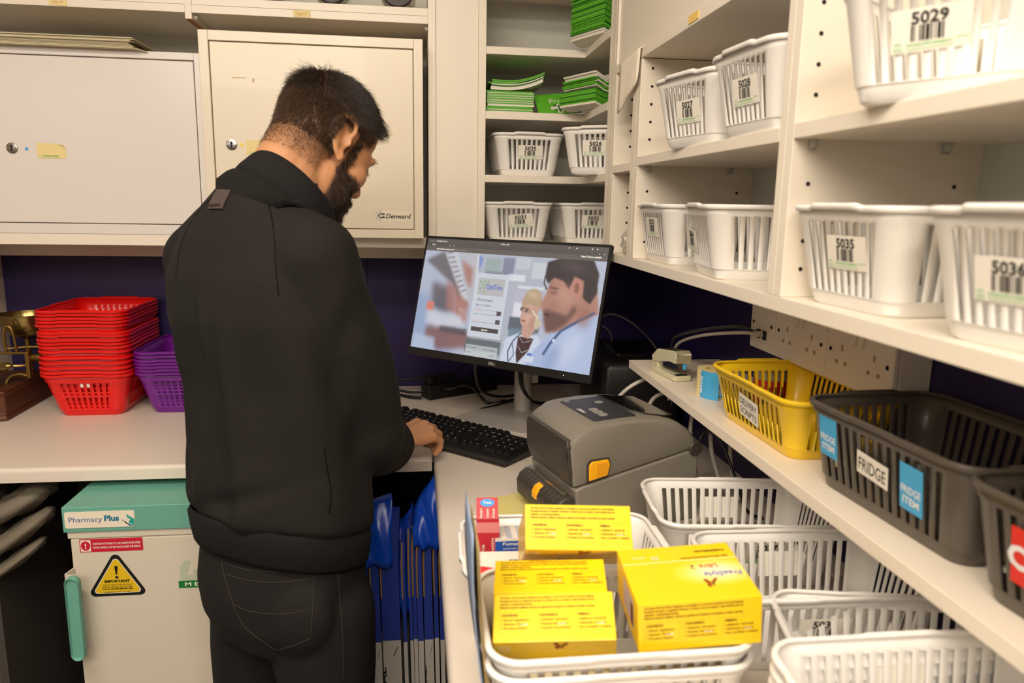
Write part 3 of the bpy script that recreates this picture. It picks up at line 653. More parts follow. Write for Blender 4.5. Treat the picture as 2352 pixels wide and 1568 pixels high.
mon = thing('computer_monitor', 'black bezel widescreen monitor on a silver stand showing a pharmacy login page', 'monitor', (.262, 1.835, .900))
PIV = V((.1923, 1.665, 1.2157)); rgt = V((.7445, -.6676, 0)).normalized(); nrm = V((.6473, .7194, -.2519)); nrm = (nrm-rgt*nrm.dot(rgt)).normalized(); upv = rgt.cross(nrm)
Mm = Matrix((rgt, nrm, upv)).transposed().to_4x4(); Mm.translation = PIV-V((.262, 1.835, .900))
def mpart(mb, name, parent=mon, **k):
    o = mb.build(name, parent, **k)
    if parent == mon: o.matrix_basis = Mm
    return o
m = MB(); m.prism([(x, z) for x, z in rrect(mw/2, mh/2, .004)], -.0075, .001, BLACKP, Matrix.Rotation(R(90), 4, 'X')); 
DB = mat('dark_bezel_plastic', (30, 28, 27), .35)
m = MB(); m.loft([[(x, y, z) for x, z in rrect(mw/2-i, mh/2-i, .004)] for i, y in ((.0006, 0), (0, .0008), (0, .008), (.002, .012))], DB)
case = mpart(m, 'screen_case', smooth=True)
m = MB(); m.loft([[(x, y, z) for x, z in rrect(hx, hy, .03)] for hx, hy, y in ((.225, .12, .012), (.20, .10, .034), (.19, .09, .038))], mat('silver_grey_plastic', (150, 148, 144), .4)); mpart(m, 'rear_housing', smooth=True)
# screen
sm = bpy.data.materials.new('lit_screen'); sm.use_nodes = True; nt = sm.node_tree; bs = nt.nodes['Principled BSDF']
at = nt.nodes.new('ShaderNodeAttribute'); at.attribute_name = 'picture'; nt.links.new(at.outputs['Color'], bs.inputs['Emission Color'])
bs.inputs['Emission Strength'].default_value = .70; bs.inputs['Base Color'].default_value = (.02, .02, .02, 1); bs.inputs['Roughness'].default_value = .38
vs = []; 
for j in range(SHN+1):
    for i in range(SWN+1): vs.append((-sw/2+sw*i/SWN, -.0003, mh/2-bt-sh*j/SHN))
fs = [(j*(SWN+1)+i, (j+1)*(SWN+1)+i, (j+1)*(SWN+1)+i+1, j*(SWN+1)+i+1) for j in range(SHN) for i in range(SWN)]
me = bpy.data.meshes.new('screen'); me.from_pydata(vs, [], fs); me.materials.append(sm)
ca = me.color_attributes.new('picture', 'FLOAT_COLOR', 'CORNER')
pl = pic.reshape(-1, 3)/255; pl = np.where(pl <= .04045, pl/12.92, ((pl+.055)/1.055)**2.4)
arr = np.ones((len(pl), 4, 4), np.float32); arr[:, :, :3] = pl[:, None, :]; ca.data.foreach_set('color', arr.ravel())
scr = bpy.data.objects.new('screen', me); COL.objects.link(scr); scr.parent = mon; scr.matrix_basis = Mm
def ematt(n, rgb, s): return mat(n, rgb, .5, emit=(rgb, s))
EW = ematt('screen_white_text', (225, 222, 215), .7); EB = ematt('screen_blue_text', (60, 88, 170), .6); EK = ematt('screen_dark_text', (58, 56, 62), .5); EG = ematt('screen_green_lines', (90, 140, 100), .6); ERd = ematt('screen_orange_text', (200, 150, 120), .6); EGy = ematt('screen_grey_text', (140, 132, 126), .6)
m = MB()
def st(t, x, y, h, mt, bold=0, align='l', width=None):
    m.text(t, (-sw/2+sw*x/16, -.0005, mh/2-bt-sh*y/9), (1, 0, 0), (0, 0, 1), h*sh/9, mt, bold=bold, align=align, width=None if width is None else width*sw/16)
st('Activities', .25, .24, .12, EGy); st('Google Chrome', .95, .24, .12, EW); st('12 Mar 11:49', 7.1, .24, .12, EW, width=.75)
st('Login', .55, .53, .12, EW); st('optitotedemo1.titancare.uk', 1.05, .88, .12, EW, .01); st('/oauth/authorize', 2.65, .88, .12, EGy, width=1.2)
st('New Chrome available', 14.0, .80, .15, EW, .005, width=1.55)
for x in (12.9, 13.5, 14.7, 15.1): st('o', x, .22, .14, EW, .02)
for x, t in ((14.8, '-'), (15.3, '+'), (15.7, 'x'), (2.3, 'x'), (2.7, '+')): st(t, x, .55, .12, EW)
st('OptiTote', 6.42, 3.70, .40, EB, .015, width=1.45); st('Welcome back!', 5.72, 4.68, .24, EK, width=1.45); st('Sign in to continue.', 5.72, 5.05, .18, EK, width=1.45)
st('mADMIN', 5.68, 5.52, .12, ERd); st('Password', 5.68, 6.22, .12, ERd); st('SIGN IN', 6.85, 6.94, .12, EW, .02, 'c'); st('Serial number', 5.5, 8.35, .12, EK); st('Version', 5.5, 8.75, .12, EK); st('OPD_1000_BRIAN_2', 8.2, 8.42, .13, EK, align='r', width=1.1); st('v3.045.15_1', 8.2, 8.82, .13, EK, align='r', width=.6)
def circ(cx, cy, r, mt, lw=.035):
    n = 20
    for k in range(n):
        a0, a1 = 2*math.pi*k/n, 2*math.pi*(k+1)/n; q = []
        for a, rr in ((a0, r), (a1, r), (a1, r-lw), (a0, r-lw)): q.append((-sw/2+sw*(cx+rr*math.cos(a))/16, -.0006, mh/2-bt-sh*(cy+rr*math.sin(a))/9))
        m.face(q[::-1], mt)
circ(6.22, 3.52, .17, EG, .045)
for a, d in ((-140, .48), (-95, .36), (-50, .48), (150, .42), (80, .42)):
    cx, cy = 6.22+d*math.cos(R(a)), 3.52+d*math.sin(R(a)); circ(cx, cy, .09, EG, .03)
    A = V((6.22+.17*math.cos(R(a)), 3.52+.17*math.sin(R(a)), 0)); B = V((6.22+(d-.09)*math.cos(R(a)), 3.52+(d-.09)*math.sin(R(a)), 0)); nn = V((-math.sin(R(a)), math.cos(R(a)), 0))*.014
    m.face([(-sw/2+sw*p.x/16, -.0006, mh/2-bt-sh*p.y/9) for p in (A-nn, B-nn, B+nn, A+nn)], EG)
o = m.build('screen_lettering', scr); m = MB()
m.text('DELL', (-.010, -.0003, -mh/2+.0055), (1, 0, 0), (0, 0, 1), .0062, mat('silver_print', (190, 186, 176), .4), bold=.03, width=.020)
m.build('maker_name', case); m = MB(); m.lathe([(0, 0), (.0009, 0), (.0009, .0006)], EW, 10, T(.19, -.0006, -mh/2+.009) @ Matrix.Rotation(R(-90), 4, 'X')); m.build('power_light', case)
SIL = mat('silver_stand_plastic', (196, 190, 182), .38, .15)
cx, cy = .275-.262, 1.868-1.835
m = MB(); m.loft([[(x+cx, y+cy, z) for x, y in [(.0225*math.cos(R(a)), .0225*math.sin(R(a))) for a in range(0, 360, 12)]] for z in (.006, .24)], SIL); m.build('stand_pole', mon, smooth=True)
m = MB(); m.loft([[(cx+x, cy+y, z) for x, y in [((.0228+e)*math.cos(R(a)), (.0228+e)*math.sin(R(a))) for a in range(0, 360, 12)]] for e, z in ((.0005, .19), (.003, .195), (.003, .215), (.0005, .22))], SIL)
m.build('stand_collar', mon, smooth=True)
MB().box(cx+.0225, cx+.040, cy-.008, cy+.008, .078, .100, SIL).build('cable_clip', mon, bevel=.002)
# stand base: rounded plate
bm_ = MB(); ang = math.atan2(rgt.y, rgt.x)
Mb = T(.233-.262, 1.802-1.835, 0) @ Matrix.Rotation(ang, 4, 'Z')
bm_.loft([[tuple(Mb @ V((x, y, z))) for x, y in rrect(.111-i, .100-i, .014)] for i, z in ((.001, 0), (0, .001), (0, .0045), (.0015, .006))], SIL); bm_.build('stand_base', mon, smooth=True)
arm = MB(); arm.tube([(cx, cy, .21), (cx-.02, cy-.03, .24), tuple(V((Mm @ V((0, .038, -.02)))))], .016, SIL, 12); arm.build('mount_arm', mon, smooth=True)
# ------------------------------------------------------------------ keyboard
KB = mat('black_key_plastic', (26, 25, 25), .32, bump=.1, bscale=500); KW = mat('key_white_print', (225, 225, 220), .6)
kx = V((.2422-.0, 1.5468-.0, .925))
d_ = V((.2797, -.2683, 0)).normalized(); kang = math.atan2(d_.y, d_.x)
KL, KD = .440, .150
kc = V((.1775, 1.4425, .9012)); n_ = V((-d_.y, d_.x, 0)); ctr = kc-d_*(KL/2)+n_*(KD/2)
kb = thing('keyboard', 'black full size computer keyboard under the man\'s right hand', 'keyboard', tuple(ctr), kang)
m = MB()
prof = [(-KD/2, .002), (-KD/2, .0065), (-KD/2+.006, .0105), (-KD/2+.014, .0115), (KD/2-.006, .019), (KD/2, .017), (KD/2, .002)]
m.loft([[(x, y, z) for y, z in prof] for x in (-KL/2, -KL/2+.003, KL/2-.003, KL/2)], DB); m.build('keyboard_case', kb, smooth=True, bevel=.0012)
m = MB(); m.box(-KL/2+.02, -KL/2+.06, -KD/2+.01, -KD/2+.02, -.0001, .002, BLACKP); m.box(KL/2-.06, KL/2-.02, -KD/2+.01, -KD/2+.02, -.0001, .002, BLACKP); m.box(-KL/2+.02, -KL/2+.05, KD/2-.02, KD/2-.012, -.0001, .002, BLACKP); m.box(KL/2-.05, KL/2-.02, KD/2-.02, KD/2-.012, -.0001, .002, BLACKP); m.build('rubber_feet', kb)
rows_k = [(.064, [('', 1), ('', -.9)]+[('F%d' % i, 1) for i in (1, 2, 3, 4)]+[('', -.5)]+[('F%d' % i, 1) for i in (5, 6, 7, 8)]+[('', -.5)]+[('F%d' % i, 1) for i in (9, 10, 11, 12)]+[('', -.25), ('Prt', 1), ('Scr', 1), ('Brk', 1)]),
 (.041, [(c_, 1) for c_ in '`1234567890-=']+[('Backspace', 2), ('', -.25), ('Ins', 1), ('Home', 1), ('PgUp', 1), ('', -.25), ('Num', 1), ('/', 1), ('*', 1), ('-', 1)]),
 (.022, [('Tab', 1.5)]+[(c_, 1) for c_ in 'QWERTYUIOP[]']+[('Enter', 1.5), ('', -.25), ('Del', 1), ('End', 1), ('PgDn', 1), ('', -.25), ('7', 1), ('8', 1), ('9', 1), ('+', 1)]),
 (.003, [('Caps', 1.75)]+[(c_, 1) for c_ in "ASDFGHJKL;'#"]+[('', 1.25), ('', -3.5), ('4', 1), ('5', 1), ('6', 1), ('', 1)]),
 (-.016, [('Shift', 1.25)]+[(c_, 1) for c_ in "\\ZXCVBNM,./"]+[('Shift', 2.75), ('', -1.25), ('^', 1), ('', -1.25), ('1', 1), ('2', 1), ('3', 1), ('Ent', 1)]),
 (-.035, [('Ctrl', 1.25), ('Win', 1.25), ('Alt', 1.25), ('', 6.25), ('Alt', 1.25), ('Fn', 1.25), ('Menu', 1.25), ('Ctrl', 1.25), ('', -.25), ('<', 1), ('v', 1), ('>', 1), ('', -.25), ('0', 2), ('.', 1), ('', 1)])]
U = .01905*.985
for yr, keys in rows_k:
    x = -.2133; zb = .0115+(yr+.06)*.052
    for t_, wk in keys:
        if wk < 0: x += -wk*U; continue
        m = MB(); a = x+.0006; b_ = x+wk*U-.0006; y0, y1 = yr-.0088, yr+.0088; tI = .0022
        m.loft([[(a, y0, zb), (b_, y0, zb), (b_, y1, zb), (a, y1, zb)], [(a+tI, y0+.0015, zb+.0078), (b_-tI, y0+.0015, zb+.0078), (b_-tI, y1-.0035, zb+.0082), (a+tI, y1-.0035, zb+.0082)]], KB)
        if t_: m.text(t_, (a+tI+.001, y0+.0068, zb+.0082), (1, 0, 0), (0, 1, 0.02), .0044 if len(t_) < 2 else .0028, KW, bold=.03, lift=.0002)
        m.build('key', kb); x += wk*U
# ------------------------------------------------------------------ label printer
PG = mat('printer_grey_plastic', (128, 122, 112), .42, bump=.12, bscale=700); PD = mat('printer_dark_plastic', (66, 60, 55), .42, bump=.12, bscale=700)
PK = mat('printer_control_panel', (48, 50, 54), .4); ORG = mat('orange_latch', (250, 180, 20), .35); PBT = mat('grey_button', (150, 148, 144), .4)
pr = thing('label_printer', 'grey desktop label printer with orange latches and a dark control panel', 'printer', (.2004, 1.2764, .9014), -1.309)
W_ = .178
def pp(prof, x0, x1, m, name, inset=0, **k):
    """extrude a (y,z) side profile along x with rounded long edges"""
    cx_ = sum(p[0] for p in prof)/len(prof); cz_ = sum(p[1] for p in prof)/len(prof)
    def sc(f): return [(cx_+(y-cx_)*f, cz_+(z-cz_)*f) for y, z in prof]
    rings = [[(x, y, z) for y, z in q] for x, q in ((x0, sc(1-inset*1.6)), (x0+inset*.03, sc(1-inset*.5)), (x0+inset*.10, prof), (x1-inset*.10, prof), (x1-inset*.03, sc(1-inset*.5)), (x1, sc(1-inset*1.6)))] if inset else [[(x, y, z) for y, z in prof] for x in (x0, x1)]
    return MB().loft(rings, m)
base = [(.010, 0), (.010, .062), (.006, .083), (.020, .0885), (.235, .128), (.244, .120), (.244, .006), (.240, 0)]
pp(base, 0, W_, PG, '').build('printer_base', pr, smooth=True, bevel=.003)
lid = [(.0065, .0875), (.0, .118), (-.004, .150), (-.001, .163), (.006, .172), (.030, .1870), (.050, .1905), (.100, .1928), (.140, .1920), (.172, .1880), (.200, .1790), (.222, .1650), (.238, .1470), (.2455, .1330), (.236, .1287), (.020, .0895)]
lo = pp(lid, 0, W_, PG, '', inset=.085).build('printer_lid', pr, smooth=True)
m = MB()
m.loft([[(x, y-o_, z) for y, z in q] for o_, q in ((0, [(.0, .090)]),) for x in ()] or [[(.006, -.0062, .112), (.006, -.0078, .156), (.012, -.0065, .166), (W_-.012, -.0065, .166), (W_-.006, -.0078, .156), (W_-.006, -.0062, .112), (W_-.010, .0005, .090), (.010, .0005, .090)],
   [(.006, .004, .112), (.006, .002, .156), (.012, .006, .166), (W_-.012, .006, .166), (W_-.006, .002, .156), (W_-.006, .004, .112), (W_-.010, .010, .090), (.010, .010, .090)]], PD)
fp = m.build('front_panel', pr, bevel=.0015)
m = MB(); m.box(W_-.022, W_-.008, -.0088, -.0070, .128, .146, PD); m.build('sensor_window', fp, bevel=.001)
# tear bar / dispenser mouth
m = MB(); pr_ = [(-.024, .022), (-.026, .048), (-.020, .060), (-.008, .068), (.0095, .068), (.0095, .012), (-.012, .012)]
m.loft([[(x, y, z) for y, z in pr_] for x in (.008, .012, W_-.012, W_-.008)], PD); dp = m.build('label_dispenser', pr, bevel=.002, smooth=True)
m = MB()
for k in range(11):
    x = .022+k*.0135
    if 4 <= k <= 5: continue
    m.loft([[(x-.001, -.0262, .050), (x+.001, -.0262, .050), (x+.001, -.0245, .050), (x-.001, -.0245, .050)], [(x-.001, -.0215, .0615), (x+.001, -.0215, .0615), (x+.001, -.018, .0605), (x-.001, -.018, .0605)], [(x-.001, -.009, .0692), (x+.001, -.009, .0692), (x+.001, -.009, .067), (x-.001, -.009, .067)]], PD)
m.build('grip_ribs', dp)
m = MB(); m.loft([[(x, y, z) for y, z in ((-.0275, .040), (-.0275, .052), (-.0225, .0615), (-.012, .067), (-.012, .040))] for x in (.078, .098)], ORG); m.build('orange_latch', dp, bevel=.003)
m = MB(); m.box(.020, W_-.020, -.007, .0, .0690, .0745, mat('tear_bar_steel', (190, 180, 160), .25, .9)); m.build('tear_bar', pr)
# side latch
m = MB(); m.prism([(.030, .097), (.064, .1035), (.068, .122), (.064, .131), (.034, .130), (.029, .124)], 0, .004, ORG, Matrix(((0, 0, 1, W_-.001), (1, 0, 0, 0), (0, 1, 0, 0), (0, 0, 0, 1)))); sl_ = m.build('orange_latch', pr, bevel=.002)
m = MB(); m.prism([(.0255, .0945), (.066, .1015), (.0705, .122), (.066, .1345), (.031, .1335), (.025, .126)], 0, .0012, PD, Matrix(((0, 0, 1, W_-.0008), (1, 0, 0, 0), (0, 1, 0, 0), (0, 0, 0, 1)))); m.build('latch_recess', pr)
m = MB(); m.prism([(.042, .105), (.060, .108), (.063, .121), (.060, .127), (.042, .126)], 0, .0008, mat('orange_latch_inner', (236, 160, 20), .4), Matrix(((0, 0, 1, W_+.003), (1, 0, 0, 0), (0, 1, 0, 0), (0, 0, 0, 1)))); m.build('thumb_pad', sl_, bevel=.0003)
# hinge hub
m = MB(); m.lathe([(0, .0), (.0135, 0), (.0135, .004), (.012, .006), (0, .006)], PD, 28, Matrix(((0, 0, 1, W_-.002), (1, 0, 0, .236), (0, 1, 0, .130), (0, 0, 0, 1))), cap=False); m.build('hinge_cap', pr, smooth=True)
# control panel on the lid
tilt_ = math.atan2(.1925-.1870, .070)
Mp = T(0, .040, .1888) @ Matrix.Rotation(.045, 4, 'X')
m = MB(); m.prism([(W_/2+.004+x, .047+y) for x, y in rrect(.066, .040, .005)], .0, .0016, PK); cpn = m.build('control_panel', pr, bevel=.0004); cpn.matrix_basis = Mp
def cpx(mb, n): return mb.build(n, cpn)
for k, (a, b_) in enumerate(((-.0165, .016), (0, .0125), (.0165, .016))):
    m = MB(); m.prism([(W_/2+.004+.022+a+x, .038+y) for x, y in rrect(b_/2, .0078, .0062 if k != 1 else .001)], .0016, .0022, PBT); cpx(m, 'button')
m = MB(); m.prism([(W_/2+.004-.030+.0075*math.cos(R(a)), .068+.0075*math.sin(R(a))) for a in range(0, 360, 15)], .0016, .0022, PBT); cpx(m, 'power_button')
m = MB()
WPR = mat('panel_white_print', (215, 212, 205), .5); APR = mat('panel_amber_print', (140, 120, 104), .5)
for t_, x, y, h, mt, bo in (('ZEBRA', .100, .012, .0062, WPR, .05), ('ZD621', .126, .012, .0040, APR, 0), ('II', .112, .036, .004, APR, 0), ('O', .062, .064, .0045, APR, .02), ('>>', .094, .036, .004, APR, 0), ('x', .130, .036, .005, APR, .02)):
    m.text(t_, (x-.016, y, .0023), (1, 0, 0), (0, 1, 0), h, mt, bold=bo, shear=.15 if t_ == 'ZEBRA' else 0)
for k in range(5): m.text('o', (.094+.0125*k, .062, .0017), (1, 0, 0), (0, 1, 0), .004, APR)
m.text('LI', (.030, .015, .0017), (1, 0, 0), (0, 1, 0), .010, WPR)
cpx(m, 'panel_print')
m = MB(); ww = [(.020, .0), (.128, .004), (.150, .020), (.158, .055), (.150, .078), (.022, .078)]
Mw = T(0, .127, .1936) @ Matrix.Rotation(-.125, 4, 'X')
wn = MB().prism([(x, y*1.0) for x, y in ww], 0, .0022, mat('smoked_window', (26, 24, 22), .12, coat=.4)).build('smoked_window', pr, bevel=.001); wn.matrix_basis = Mw
# ------------------------------------------------------------------ yellow sensor boxes
YB = mat('yellow_carton', (252, 212, 24), .34, coat=.15); YI = mat('yellow_box_print', (112, 86, 10), .6); YW2 = mat('cream_print', (250, 238, 200), .5); YL2 = mat('yellow_box_line', (214, 176, 30), .6)
BRN = mat('butterfly_brown', (96, 40, 24), .6); OR2 = mat('butterfly_orange', (206, 100, 34), .6); BLP = mat('lilac_blue_print', (110, 116, 190), .5); RDP = mat('red_print', (222, 90, 60), .5); YHI = mat('pale_yellow_print', (252, 238, 170), .4)
def butterfly(m, o, u, v, s):
    o, u, v = V(o), V(u), V(v); n = u.cross(v)*.0006
    def q(pts, mt, k=1): m.face([o+u*x*s+v*y*s+n*k for x, y in pts], mt)
    q([(0, .1), (-.5, .95), (-.95, .9), (-.75, .3), (-.1, -.05)], BRN); q([(0, 0), (-.7, .1), (-.75, -.5), (-.3, -.7)], BRN)
    q([(-.05, .12), (-.5, .75), (-.8, .75), (-.62, .28)], OR2, 2); q([(-.08, -.05), (-.58, .0), (-.6, -.4), (-.3, -.52)], OR2, 2)
    q([(0, .1), (.5, .7), (1.1, .95), (.7, .25), (.15, -.1)], BRN); q([(.05, -.02), (.3, .1), (.28, -.5), (.05, -.6)], BRN); q([(.08, .1), (.5, .52), (.85, .72), (.55, .25)], OR2, 2)
def textface(m, o, u, v, w_, h_):
    """contents panel: three lines of text and three outlined boxes"""
    o, u, v = V(o), V(u).normalized(), V(v).normalized()
    P = lambda x, y: o+u*x+v*y
    for k, t_ in enumerate(('The Sensor Pack and Sensor Applicator are packaged as a set and are intended to be used together.', 'El paquete del sensor y el aplicador del sensor se envasan como un conjunto y estan indicados para ser', 'usados conjuntamente.', 'Pakiranje senzorja in aplikator senzorja sta pakirana kot komplet in predvidena za skupno uporabo.')):
        m.text(t_, P(w_*.05, h_*(.90-.070*k)), u, v, .0021, YI, bold=.045, width=w_*(.28 if k == 2 else .80))
    for k, (hd, l1, l2, l3) in enumerate((('CONTENTS:', 'Sensor Applicator', 'Sensor Pack', 'Product Insert'), ('CONTENIDO:', 'Aplicador del sensor', 'Paquete del sensor', 'Prospecto de producto'), ('VSEBINA:', 'aplikator senzorja', 'pakiranje senzorja', 'list s podatki o izdelku'))):
        x0 = w_*(.045+.315*k); x1 = x0+w_*.285; y0, y1 = h_*.14, h_*.60; n = u.cross(v)*.0003; q = .00025
        for (a, b_) in (((x0, y0), (x1, y0+q)), ((x0, y1), (x1, y1+q)), ((x0, y0), (x0+q, y1)), ((x1, y0), (x1+q, y1))):
            m.face([P(a[0], a[1])+n, P(b_[0], a[1])+n, P(b_[0], b_[1])+n, P(a[0], b_[1])+n], YL2)
        m.text(hd, P(x0+w_*.02, h_*.52), u, v, .0022, YI, bold=.06)
        for j, t_ in enumerate((l1, l2, l3)): m.text('1 '+t_, P(x0+w_*.02, h_*(.43-.085*j)), u, v, .0020, YI, bold=.04, width=w_*(.13+.012*len(t_)*.5))
        m.face([P(x0+w_*.175, h_*.335)+n, P(x0+w_*.24, h_*.335)+n, P(x0+w_*.24, h_*.365)+n, P(x0+w_*.175, h_*.365)+n], YW2)
def logo_a(m, o, u, v, s, mt):
    o, u, v = V(o), V(u).normalized(), V(v).normalized(); n = u.cross(v)*.0004
    for a, b_, c_, d in ((0, .82, 1, 1), (.84, 0, 1, 1), (0, 0, 1, .16), (0, 0, .16, .5), (.0, .42, .72, .56)):
        m.face([o+u*x*s*1.25+v*y*s+n for x, y in ((a, b_), (c_, b_), (c_, d), (a, d))], mt)
def sensor_box(label, rotv, origin, top_is_text=True):
    # local frame: x = width .12; text face .051 wide; main face .104
    Wb, D, H = .12, .051, .104
    th_ = np.linalg.norm(rotv); Mr = Matrix.Rotation(th_, 4, V(rotv)) if th_ else Matrix()
    t = thing('sensor_box', label, 'box', origin, group='yellow sensor cartons'); t.rotation_mode = 'XYZ'; t.rotation_euler = Mr.to_euler()
    m = MB()
    if top_is_text:   # origin at top front left corner
        m.box(0, Wb, 0, D, -H, 0, YB); c_ = m.build('carton', t, bevel=.0006); p = MB()
        textface(p, (0, 0, .0001), (1, 0, 0), (0, 1, 0), Wb, D)
        u, v = (1, 0, 0), (0, 0, 1)
        logo_a(p, (.004, -.0001, -.0165), u, v, .0095, YW2); butterfly(p, (.066, -.0002, -.009), u, v, .0075)
        p.text('FreeStyle', (.040, -.0002, -.0450), u, v, .010, BLP, bold=.02); p.text('Libre 2', (.058, -.0002, -.060), u, v, .010, RDP, bold=.02)
        p.text('abbott', (.004, -.0002, -.0195), u, v, .0018, YW2)
    else:             # origin at lower front left corner; main face on top, text face in front
        m.box(0, Wb, 0, H, 0, D, YB); c_ = m.build('carton', t, bevel=.0006); p = MB()
        textface(p, (0, -.0001, 0), (1, 0, 0), (0, 0, 1), Wb, D)
        u, v, z = (-1, 0, 0), (0, -1, 0), D+.0002
        def s2(x, y): return (x, y, z)
        k_ = [(.060+.034*math.cos(R(a)), .045+.020*math.sin(R(a))) for a in range(0, 360, 15)]
        for q_ in range(7):  # pale highlight painted into the carton colour around the lettering, in nested ellipses
            c_l = tuple(int(a+(b2-a)*(q_+1)/7) for a, b2 in zip((252, 212, 24), (253, 242, 196))); p.face([(min(.092+.046*(1-q_*.11)*math.cos(R(a)), .1196), .048+.026*(1-q_*.11)*math.sin(R(a)), z-.00012+q_*.00002) for a in range(0, 360, 12)], mat('painted_highlight_%d' % q_, c_l, .35))
        p.text('FreeStyle', s2(.1155, .047), u, v, .0082, BLP, bold=.02, shear=.1, width=.038, lift=.0003); p.text('Libre', s2(.095, .062), u, v, .0078, RDP, bold=.02, width=.018, lift=.0003); p.text('2', s2(.072, .062), u, v, .0078, INK, lift=.0003)
        butterfly(p, (.080, .027, z+.0001), (.8, .1, 0), (0, 1, 0), .009)
        p.text('Flash Glucose Monitoring System', s2(.112, .078), u, v, .0026, YI, bold=.05, width=.050); p.text('FreeStyleLibre.com', s2(.112, .090), u, v, .0038, YI, bold=.06, width=.032)
        p.text('abbott', s2(.026, .085), u, v, .0034, YW2, bold=.02, width=.014); logo_a(p, (.040, .0835, z), (-1, 0, 0), (0, -1, 0), .0062, YW2)
        p.face([(x, y, z-.0001) for x, y in ((0, .072), (Wb, .072), (Wb, .0735), (0, .0735))], YHI)
        p.face([(-.0001, .070, .010), (-.0001, .020, .010), (-.0001, .020, .042), (-.0001, .070, .042)], mat('lilac_photo_print', (190, 180, 190), .5)); p.face([(-.0002, .034, .012), (-.0002, .022, .012), (-.0002, .022, .036), (-.0002, .034, .036)], BRN)
    p.build('printing', c_)
    return t
sensor_box('front yellow sensor box standing in the lower basket, logo facing out', (.5306, -.1244, -.1538), (.0709, .6474, 1.0201))
sensor_box('middle yellow sensor box wedged behind the front one in the basket', (.2347, -.0727, -.1555), (.0779, .7117, 1.0356))
sensor_box('rear yellow sensor box tilted back highest, in front of the printer', (.8675, -.0089, -.0814), (.1163, .7443, 1.0678))
sensor_box('yellow sensor box with its printed front face upwards, right of the others', (.0366, -.0763, -.0762), (.2092, .6206, 1.0180), False)
# medicine cartons
def carton(label, w_, d_, h_, loc, rot, m, deco, name='medicine_box'):
    t = thing(name, label, 'box', loc, rot=tuple(R(a) for a in rot)); c_ = MB().box(-w_/2, w_/2, -d_/2, d_/2, 0, h_, m).build('carton', t, bevel=.0005)
    p = MB(); deco(p); p.build('printing', c_); return t
CR = mat('crimson_carton', (186, 40, 52), .45); CP = mat('pink_print', (214, 130, 128), .5); CB = mat('bright_blue_oval', (40, 150, 230), .5)
def d1(p):
    p.face([(-.0165, -.0101, .048), (.0165, -.0101, .048), (.0165, -.0101, .067), (-.0165, -.0101, .067)], CP)
    for x, t_, s_ in ((-.008, 'POM', .016), (.005, 'PL 20416/0294', .034)): p.text(t_, (x, -.0102, .012), (0, 0, 1), (-1, 0, 0), .003, PAPER, bold=.01, width=s_)
d1b = MB()
t = thing('medicine_box', 'red ramipril capsule carton standing upright with its flap open', 'box', (.0905, .905, .968), rot=(R(-4), 0, R(-4)))
c_ = MB().box(-.015, .015, -.010, .012, -.045, .062, CR).build('carton', t, bevel=.0005)
p = MB(); p.face([(-.015, -.0102, .048), (.015, -.0102, .048), (.015, -.0102, .0618), (-.015, -.0102, .0618)], CP); p.text('POM', (-.004, -.0102, .022), (0, 0, 1), (-1, 0, 0), .0035, PAPER, bold=.01); p.text('PL 20416/0294', (.008, -.0102, .005), (0, 0, 1), (-1, 0, 0), .0032, PAPER, bold=.01, width=.036); p.build('printing', c_)
fl = MB(); fl.box(-.015, .014, 0, .030, 0, .0008, CR)
fl.face([(-.0005+.0095*math.cos(R(a)), .0225+.0055*math.sin(R(a)), .0010) for a in range(0, 360, 15)], CB); fl.text('Teva', (-.006, .0208, .0012), (1, 0, 0), (0, 1, 0), .0042, PAPER, bold=.02)
for x, t_ in ((-.0075, 'Ramipril'), (.001, 'Capsules'), (.009, '28 Capsules')): fl.text(t_, (x, .0015, .0010), (0, 1, 0), (-1, 0, 0), .0032, PAPER, bold=.02, width=.013)
o = fl.build('open_flap', t); o.location = (0, .0, .0625); o.rotation_euler = (R(50), 0, 0)
def d2(p):
    p.face([(-.055, -.0275, .0181), (.058, -.0275, .0181), (.03, -.020, .0181), (.0, -.012, .0181), (-.03, -.001, .0181), (-.055, .004, .0181)], mat('scarlet_print', (232, 50, 54), .5))
    p.text('mg Tablets', (.035, .012, .0181), (-1, 0, 0), (0, -1, 0), .0048, INK, bold=.02, width=.042); p.text('coated', (.034, .003, .0181), (-1, 0, 0), (0, -1, 0), .003, YI)
    for k in range(14): x = -.048+k*.004+(k % 3)*.0006; p.face([(x, -.0281, .002), (x+.0012+.0008*(k % 2), -.0281, .002), (x+.0012+.0008*(k % 2), -.0281, .015), (x, -.0281, .015)], INK)
carton('white tablet carton with a red swoosh lying at the left of the rear basket', .115, .056, .018, (.118, .838, .984), (14, 0, -3), mat('white_carton', (232, 224, 212), .5), d2)
def d3(p):
    p.face([(-.05, -.0221, .0), (.05, -.0221, .0), (.05, -.0221, .014), (-.05, -.0221, .014)], mat('royal_blue_print', (30, 84, 180), .5)); p.text('Fumarate Tablets', (-.040, -.0223, .0085), (1, 0, 0), (0, 0, 1), .0042, PAPER, bold=.02, width=.06); p.text('coated tablets', (-.040, -.0223, .003), (1, 0, 0), (0, 0, 1), .0028, PAPER)
    for k in range(7): p.face([(-.05+.015*k, -.022, .0181), (-.042+.015*k, -.022, .0181), (-.042+.015*k, .022, .0181), (-.05+.015*k, .022, .0181)], mat('silver_grey_stripe', (186, 188, 192), .4))
carton('blue and white fumarate tablet carton behind the red swoosh carton', .10, .044, .018, (.150, .915, .990), (-4, 0, -1), mat('white_carton', (232, 224, 212), .5), d3)
